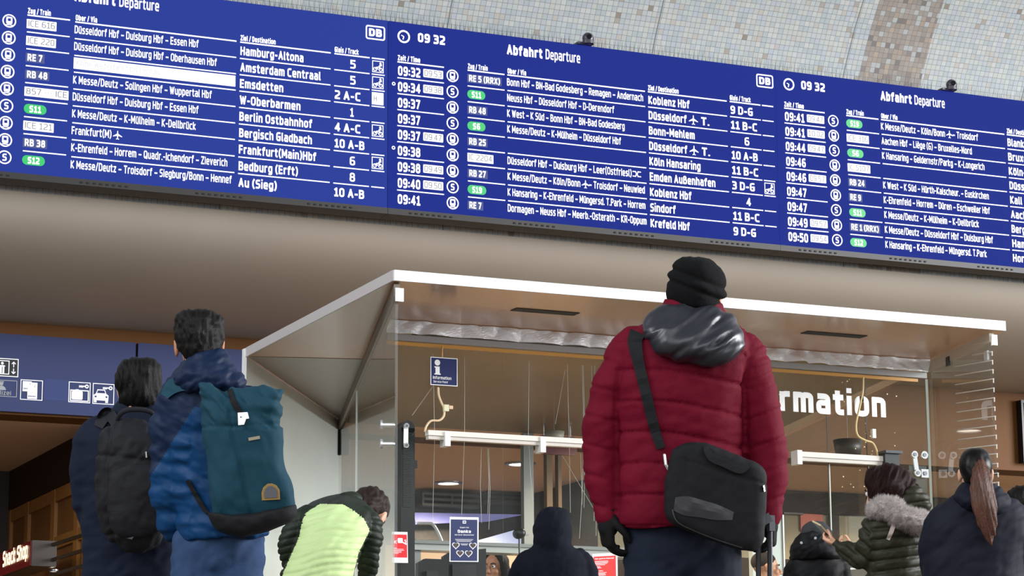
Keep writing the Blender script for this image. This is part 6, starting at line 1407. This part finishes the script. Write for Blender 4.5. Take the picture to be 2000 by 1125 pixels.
# ================= woman with the fur collar and the phone
def fur_woman():
    fg = Fig(11.67)
    t = thing('person', (*fg.P(1745, 1620)[:2], 0), 'brown-haired person in an olive quilted coat with a grey fur collar, holding a phone', 'person')
    TS = [(985, 1755, 30, .08, 0), (998, 1755, 46, .10, 0), (1014, 1752, 60, .125, 0, .1), (1034, 1750, 66, .14, 0), (1070, 1748, 62, .145, 0), (1110, 1746, 58, .145, 0), (1160, 1744, 60, .15, 0), (1220, 1744, 64, .155, 0), (1290, 1744, 66, .16, 0)]
    AL = [(1708, 1016, -.04, 20), (1704, 1040, -.06, 26), (1700, 1070, -.06, 27), (1688, 1091, -.04, 25), (1664, 1083, -.02, 20), (1646, 1071, .0, 16), (1635, 1062, .02, 12)]
    AR = [(1800, 1022, .1, 20), (1806, 1050, .12, 22), (1796, 1085, .16, 22), (1760, 1094, .24, 19), (1710, 1084, .26, 15), (1672, 1072, .22, 11)]
    fr = fg.frame(1728, 957, .02, -50, -14, 0); S, W = fg.head(fr, .92, True, fg.P(1748, 1005))
    lf = -RH
    hl = hand(fg.P(1635, 1062, .02), lf + UPW * .42 + FH * .5, FH * .2 + UPW * .8 - RH * .1, .70, .95, False); hr = hand(fg.P(1668, 1071, .22), lf + UPW * .25 - FH * .2, UPW * .7 - FH * .5, .68, .7, True)
    ank = [1726, 1764]; lo = lambda r: legs(fg, 1290, [1724, 1764], .1, ank, 0, r)
    body, _ = solid('body', S + [fg.loft(inner(TS))] + [fg.tube(intube(AL, .62)), fg.tube(intube(AR, .62))] + hl + hr + lo(.07), M_skin, t, .0048, 2)
    fg.face(body, W, M_iris)
    b = B(); b.tube([W(-.018, .098, -.067), W(0, .103, -.066), W(.018, .098, -.067)], .0045, 8); b.build('lips', mat('lips', (170, 96, 90), .4), body)
    # long bob of hair falling forward
    HR = [ell(W, (0, -.022, .040), (.086, .102, .088)), fg.blob(1738, 944, .0, 46, 39, .105), fg.blob(1722, 958, -.055, 30, 42, .05), fg.blob(1758, 958, .01, 38, 34, .10), fg.tube([(1708, 928, -.04, 17), (1704, 950, -.06, 13), (1712, 972, -.06, 12), (1722, 988, -.05, 8)]), fg.tube([(1740, 950, -.05, 30), (1746, 975, -.06, 24), (1742, 992, -.07, 12)]), fg.tube([(1768, 950, .0, 24), (1784, 962, .02, 15), (1792, 972, .04, 8)]), fg.tube([(1702, 926, .0, 12), (1698, 938, -.02, 9), (1700, 950, -.03, 7)])]
    solid('hair', HR, M_hairdk, t, .005, 3, lambda px, py, V, N: hairnoise(px + .3 * py, py, .008, .22, .05, 9))
    M_o = mat('coat_olive', (44, 43, 31), .48, bump=.15, bscale=300, vary=.06, vscale=7)
    def dj(px, py, V, N):
        arm = px < 1700; c = np.where(arm, py * .75 - .75 * (px - 1690) * .8, py + .12 * (px - 1750)); d = seams(c, 21, 2.8, .009) + np.abs(np.sin(np.pi * c / 21)) * .003
        return d + folds(px, py, V, .007, .04, .05, 51, .03)
    ct, sc_ = solid('coat', [fg.loft(TS), fg.tube(AL), fg.tube(AR), fg.tube([(1762, 986, -.06, 24), (1782, 974, -.05, 26), (1796, 982, -.04, 22), (1802, 996, -.03, 14)])], M_o, t, .007, 3, dj, label='olive quilted coat with a hood')
    M_f = mat('fur_grey', (176, 166, 162), .9, vary=.2, vscale=40)
    solid('fur_collar', [fg.tube([(1708, 999, -.07, 15), (1718, 993, -.115, 20), (1737, 993, -.15, 22), (1754, 1004, -.165, 21), (1772, 1014, -.16, 22), (1792, 1021, -.14, 22), (1808, 1020, -.09, 18), (1816, 1014, -.02, 14)])], M_f, ct, .006, 2, lambda px, py, V, N: folds(px, py, V, .008, .12, .12, 55), label='thick grey fur collar', fuzz=(15000, .022, .0008))
    q = ribbon('bag_strap', sc_, [(1752, 992), (1748, 1016), (1741, 1038), (1734, 1054)], [8, 8.5, 8.5, 7], .004, mat('strap_rose', (176, 158, 150), .5), t, .055)
    solid('trousers', lo(.085), M_denim_dk, t, .01, 2); shoes(fg, t, 1290, ank)
    ph = thing('phone', fg.P(1611, 1037, .0), 'thin pale gold phone held up in one hand by the person with the fur collar', 'phone')
    a = fg.P(1599.5, 1026, .0); c = fg.P(1621, 1049, .04); d = (c - a) / np.linalg.norm(c - a); nn = np.cross(d, FH); nn /= np.linalg.norm(nn); wd_ = np.cross(nn, d)
    b = B(); b.prism([a + wd_ * -.01, c + wd_ * -.01, c + wd_ * .062, a + wd_ * .062], nn * .008); b.build('case', mat('phone_gold', (226, 200, 160), .3, .3), ph)
    b = B(); b.prism([a + d * .004 + wd_ * -.006 - nn * .0008, c - d * .004 + wd_ * -.006 - nn * .0008, c - d * .004 + wd_ * .058 - nn * .0008, a + d * .004 + wd_ * .058 - nn * .0008], nn * .0006); b.build('screen', M_blk, ph)
fur_woman()

# ================= woman with the ponytail
def pony():
    fg = Fig(11.0)
    t = thing('person', (*fg.P(1905, 1620)[:2], 0), 'person with a long brown ponytail in a dark navy hooded jacket, seen from behind', 'person')
    TS = [(950, 1912, 34, .08, 0), (962, 1914, 50, .095, 0), (978, 1914, 72, .11, 0), (1000, 1912, 92, .125, 0), (1030, 1908, 102, .14, 0), (1080, 1904, 102, .15, 0), (1140, 1904, 100, .155, 0), (1220, 1904, 98, .155, 0)]
    AL = [(1846, 1000, 0, 22), (1832, 1024, 0, 27), (1822, 1064, .0, 27), (1822, 1104, .02, 25), (1834, 1146, .08, 22), (1856, 1170, .16, 17)]; AR = [(1974, 994, 0, 22), (1990, 1020, 0, 27), (2002, 1064, .0, 27), (2002, 1110, .02, 25), (1990, 1150, .08, 22), (1968, 1172, .16, 17)]
    fr = fg.frame(1905, 927, .0, 2, 8, 0); S, W = fg.head(fr, .87, True, fg.P(1909, 990))
    hl = hand(fg.P(1858, 1172, .17), FH + RH * .4, np.array((0, 0, -1.0)), .88, .5, True); hr = hand(fg.P(1966, 1174, .17), FH - RH * .4, np.array((0, 0, -1.0)), .88, .5, False)
    ank = [1876, 1932]; lo = lambda r: legs(fg, 1225, [1876, 1930], .1, ank, 0, r)
    body, _ = solid('body', S + [fg.loft(inner(TS))] + [fg.tube(intube(AL)), fg.tube(intube(AR))] + hl + hr + lo(.075), M_skin, t, .007, 3)
    fg.face(body, W, M_iris)
    HR = [(875, 1906, 8, .03, 0), (878, 1906, 18, .06, 0), (887, 1905, 27, .085, 0), (902, 1905, 32, .098, -.005), (918, 1905, 31.5, .098, -.012), (932, 1907, 28, .085, -.03), (944, 1909, 23, .06, -.045), (954, 1910, 15, .035, -.05)]
    ha, _ = solid('hair', [fg.loft(HR, e=2.05), ell(W, (0, -.020, .040), (.083, .099, .088))], mat('hair_sleek', (12, 9, 9), .4, vary=.2, vscale=60, spec=.2), t, .0048, 3, lambda px, py, V, N: hairnoise(px - .4 * (py - 900), py + .3 * px, .0012, .3, .1, 5))
    M_pt = mat('hair_ponytail', (88, 58, 46), .36, vary=.45, vscale=90, stretch=(1, 1, .03), bump=.6, bscale=300)
    PT = [(1918, 903, -.10, 9), (1917, 915, -.145, 16), (1916, 935, -.17, 20), (1917, 960, -.185, 23), (1921, 985, -.20, 25), (1926, 1008, -.205, 22), (1930, 1032, -.205, 16), (1933, 1051, -.20, 9), (1935, 1064, -.20, 3)]
    solid('ponytail', [fg.tube(PT, 24, .45, FW)], M_pt, ha, .0045, 2, lambda px, py, V, N: hairnoise(px - .22 * (py - 960), py, .006, .38, .012, 12), label='long brown ponytail hanging down the back')
    M_j = mat('jacket_ink', (20, 22, 36), .7, bump=.15, bscale=350)
    jk, _ = solid('jacket', [fg.loft(TS), fg.tube(AL), fg.tube(AR)], M_j, t, .0075, 3, lambda px, py, V, N: folds(px, py, V, .008, .03, .03, 61, .03))
    HD = [(944, 1914, 34, .08, -.01, .05), (954, 1914, 46, .10, -.03), (968, 1916, 54, .11, -.05), (984, 1920, 52, .10, -.07), (998, 1924, 42, .07, -.085), (1008, 1928, 24, .04, -.09)]
    solid('hood', [fg.loft(HD, e=2.1)], M_j, jk, .0065, 3, lambda px, py, V, N: folds(px, py, V, .008, .05, .05, 62, .04))
    solid('trousers', lo(.09), M_denim_dk, t, .01, 2); shoes(fg, t, 1225, ank)
pony()

# ================= person in the black puffer with the grey cap
def cap_person():
    fg = Fig(12.6)
    t = thing('person', (*fg.P(1595, 1620)[:2], 0), 'person in a black padded coat and grey cap, partly hidden by the phone hand', 'person')
    TS = [(1076, 1594, 26, .08, 0), (1086, 1594, 44, .11, 0), (1102, 1594, 54, .13, 0), (1130, 1593, 56, .14, 0), (1200, 1593, 58, .15, 0), (1290, 1594, 60, .155, 0)]
    AL = [(1560, 1098, 0, 16), (1548, 1116, 0, 19), (1540, 1160, .04, 18), (1548, 1200, .12, 14)]; AR = [(1632, 1098, 0, 16), (1644, 1116, 0, 19), (1650, 1160, .04, 18), (1642, 1200, .12, 14)]
    fr = fg.frame(1592, 1067, .0, -20, -6, 0); S, W = fg.head(fr, .97, True, fg.P(1594, 1100))
    hl = hand(fg.P(1549, 1202, .13), FH + RH * .4 - UPW * .4, RH, .9, .5, True); hr = hand(fg.P(1641, 1202, .13), FH - RH * .4 - UPW * .4, -RH, .9, .5, False)
    ank = [1576, 1614]; lo = lambda r: legs(fg, 1290, [1576, 1614], .1, ank, 0, r)
    body, _ = solid('body', S + [fg.loft(inner(TS))] + [fg.tube(intube(AL)), fg.tube(intube(AR))] + hl + hr + lo(.075), M_skin, t, .008, 3)
    fg.face(body, W, M_iris)
    M_j = mat('puffer_black', (15, 15, 18), .6, bump=.2, bscale=300)
    jk, _ = solid('coat', [fg.loft(TS), fg.tube(AL), fg.tube(AR)], M_j, t, .008, 3, lambda px, py, V, N: folds(px, py, V, .009, .04, .05, 71, .03))
    CO = [(1040, 1576, 14, .05, -.06, -.3), (1048, 1582, 30, .10, -.03, -.2), (1062, 1588, 44, .13, -.02, -.05), (1078, 1592, 50, .135, -.02), (1092, 1593, 50, .13, -.01)]
    co, sc_ = solid('padded_collar', [fg.loft(CO)], M_j, jk, .0075, 3, lambda px, py, V, N: folds(px, py, V, .010, .05, .06, 72, .05))
    for x, y in ((1566, 1061), (1592, 1052)): patch('snap', sc_, [(x + 2.6 * math.cos(a), y + 2.6 * math.sin(a)) for a in np.linspace(0, 6.283, 10, endpoint=False)], .006, M_steel, co, .004)
    CP = [(1017, 1594, 6, .03, 0), (1019, 1594, 15, .06, 0), (1026, 1593, 24, .085, 0), (1038, 1592, 28, .098, 0), (1052, 1592, 29, .10, 0), (1062, 1592, 28, .098, 0)]
    solid('cap', [fg.loft(CP, e=2.1), ell(W, (0, -.02, .042), (.084, .102, .086))], mat('cap_grey', (62, 64, 66), .9, bump=.4, bscale=400), t, .006, 3, lambda px, py, V, N: folds(px, py, V, .004, .06, .06, 73))
    solid('trousers', lo(.09), M_denim_dk, t, .01, 2); shoes(fg, t, 1290, ank)
cap_person()

# ================= dark figure at the right edge
def edge_person():
    fg = Fig(12.4)
    t = thing('person', (*fg.P(2000, 1620)[:2], 0), 'dark-haired person in black at the right picture edge, behind the ponytail', 'person')
    TS = [(1006, 2004, 26, .08, 0), (1018, 2004, 44, .10, 0), (1034, 2004, 62, .12, 0), (1060, 2004, 74, .14, 0), (1120, 2004, 74, .15, 0), (1220, 2004, 72, .15, 0)]
    AL = [(1952, 1040, 0, 18), (1940, 1070, 0, 22), (1936, 1120, .03, 21), (1946, 1170, .1, 16)]; AR = [(2056, 1040, 0, 18), (2068, 1070, 0, 22), (2072, 1120, .03, 21), (2062, 1170, .1, 16)]
    fr = fg.frame(1999, 998, 0, 15, 6, 0); S, W = fg.head(fr, .97, True, fg.P(2002, 1040))
    ank = [1980, 2026]; lo = lambda r: legs(fg, 1230, [1982, 2026], .1, ank, 0, r)
    hl = hand(fg.P(1947, 1172, .11), FH + RH * .4 - UPW * .4, RH, .9, .5, True); hr = hand(fg.P(2061, 1172, .11), FH - RH * .4 - UPW * .4, -RH, .9, .5, False)
    body, _ = solid('body', S + [fg.loft(inner(TS))] + [fg.tube(intube(AL)), fg.tube(intube(AR))] + hl + hr + lo(.075), M_skin, t, .008, 3)
    fg.face(body, W, M_iris)
    HR = [(948, 1999, 10, .04, 0), (952, 1999, 22, .07, 0), (964, 1999, 32, .098, 0), (982, 1999, 34, .102, -.005), (1002, 2000, 32, .09, -.02), (1020, 2001, 27, .06, -.045)]
    solid('hair', [fg.loft(HR, e=2.05), ell(W, (0, -.022, .040), (.084, .100, .088))], M_hairblk, t, .0055, 2, lambda px, py, V, N: hairnoise(px, py, .006, .25, .05, 15))
    solid('coat', [fg.loft(TS), fg.tube(AL), fg.tube(AR)], mat('puffer_black', (15, 15, 18), .6), t, .0085, 3, lambda px, py, V, N: folds(px, py, V, .009, .04, .04, 81, .03))
    solid('trousers', lo(.09), M_denim_dk, t, .01, 2); shoes(fg, t, 1230, ank)
edge_person()

# ================= two clerks inside the kiosk
def clerk(D, x, ytop, yaw, label, hairf, M_s, M_u, pitch=0, sc=.95, x0=None):
    fg = Fig(D); hy = ytop + .112 * sc * fg.k
    t = thing('person', (*fg.P(x, 1600)[:2], 0), label, 'person')
    fr = fg.frame(x, hy, 0, yaw, pitch, 0); ny = hy + .20 * fg.k; S, W = fg.head(fr, sc, True, fg.P(x, ny))
    q = fg.k / 310; sx = lambda v: v * q
    TS = [(ny - sx(6), x, sx(18), .06, 0), (ny + sx(6), x, sx(40), .09, 0), (ny + sx(26), x, sx(60), .11, 0), (ny + sx(70), x, sx(58), .12, 0), (ny + sx(140), x, sx(52), .12, 0), (ny + sx(190), x, sx(54), .13, 0)]
    AL = [(x - sx(52), ny + sx(24), 0, sx(15)), (x - sx(66), ny + sx(80), 0, sx(15)), (x - sx(60), ny + sx(130), -.05, sx(12)), (x - sx(40), ny + sx(150), -.18, sx(10))]; AR = [(x + sx(52), ny + sx(24), 0, sx(15)), (x + sx(66), ny + sx(80), 0, sx(15)), (x + sx(60), ny + sx(130), -.05, sx(12)), (x + sx(40), ny + sx(150), -.18, sx(10))]
    hp = ny + sx(195); ank = [x - sx(24), x + sx(24)]; lo = lambda r: legs(fg, hp, [x - sx(26), x + sx(26)], .1, ank, 0, r)
    hl = hand(fg.P(x - sx(39), ny + sx(151), -.19), -FH - UPW * .2, -UPW, .88, .4, False); hr = hand(fg.P(x + sx(39), ny + sx(151), -.19), -FH - UPW * .2, -UPW, .88, .4, True)
    body, _ = solid('body', S + [fg.loft(inner(TS))] + [fg.tube(intube(AL)), fg.tube(intube(AR))] + hl + hr + lo(.075), M_s, t, .0058, 3)
    fg.face(body, W, M_iris)
    b = B(); b.tube([W(-.020, .097, -.067), W(0, .102, -.066), W(.020, .097, -.067)], .005, 8); b.build('lips', mat('lips', (170, 96, 90), .4), body)
    solid('jacket', [fg.loft(TS), fg.tube(AL), fg.tube(AR)], M_u, t, .0085, 3, lambda px, py, V, N: folds(px, py, V, .006, .05, .05, 91))
    solid('trousers', lo(.09), M_denim_dk, t, .01, 2); shoes(fg, t, hp, ank, 0, 180)
    hairf(fg, t, W, fr); return t
def hair_long(fg, t, W, fr):
    S = [ell(W, (0, -.028, .045), (.086, .094, .084))]
    for q in (-1, 1): S.append(tube_shell([W(q * .03, .045, .112), W(q * .074, .035, .06), W(q * .088, .01, -.02), W(q * .088, .0, -.12), W(q * .085, .01, -.22)], [.022, .026, .030, .034, .026], 14, 4))
    S.append(tube_shell([W(0, -.09, .02), W(0, -.10, -.08), W(0, -.095, -.22)], [.06, .07, .055], 16, 3))
    solid('hair', S, M_hairblk, t, .0055, 3, lambda px, py, V, N: hairnoise(px, py, .003, .5, .05, 17))
def hair_short(fg, t, W, fr):
    solid('hair', [ell(W, (0, -.022, .050), (.081, .096, .078))], mat('hair_cropped', (46, 34, 28), .7, bump=.6, bscale=500), t, .005, 2)
M_uni = mat('uniform_navy', (28, 32, 48), .7, bump=.15, bscale=350)
clerk(17.0, 967, 1080, 208, 'black-haired person behind the counter, face seen below the microphone stalk', hair_long, M_skin2, M_uni, 2)
clerk(17.7, 1497, 1081, 84, 'person with cropped hair in profile, seen past the suitcase handle', hair_short, M_skin2, M_uni, 0)
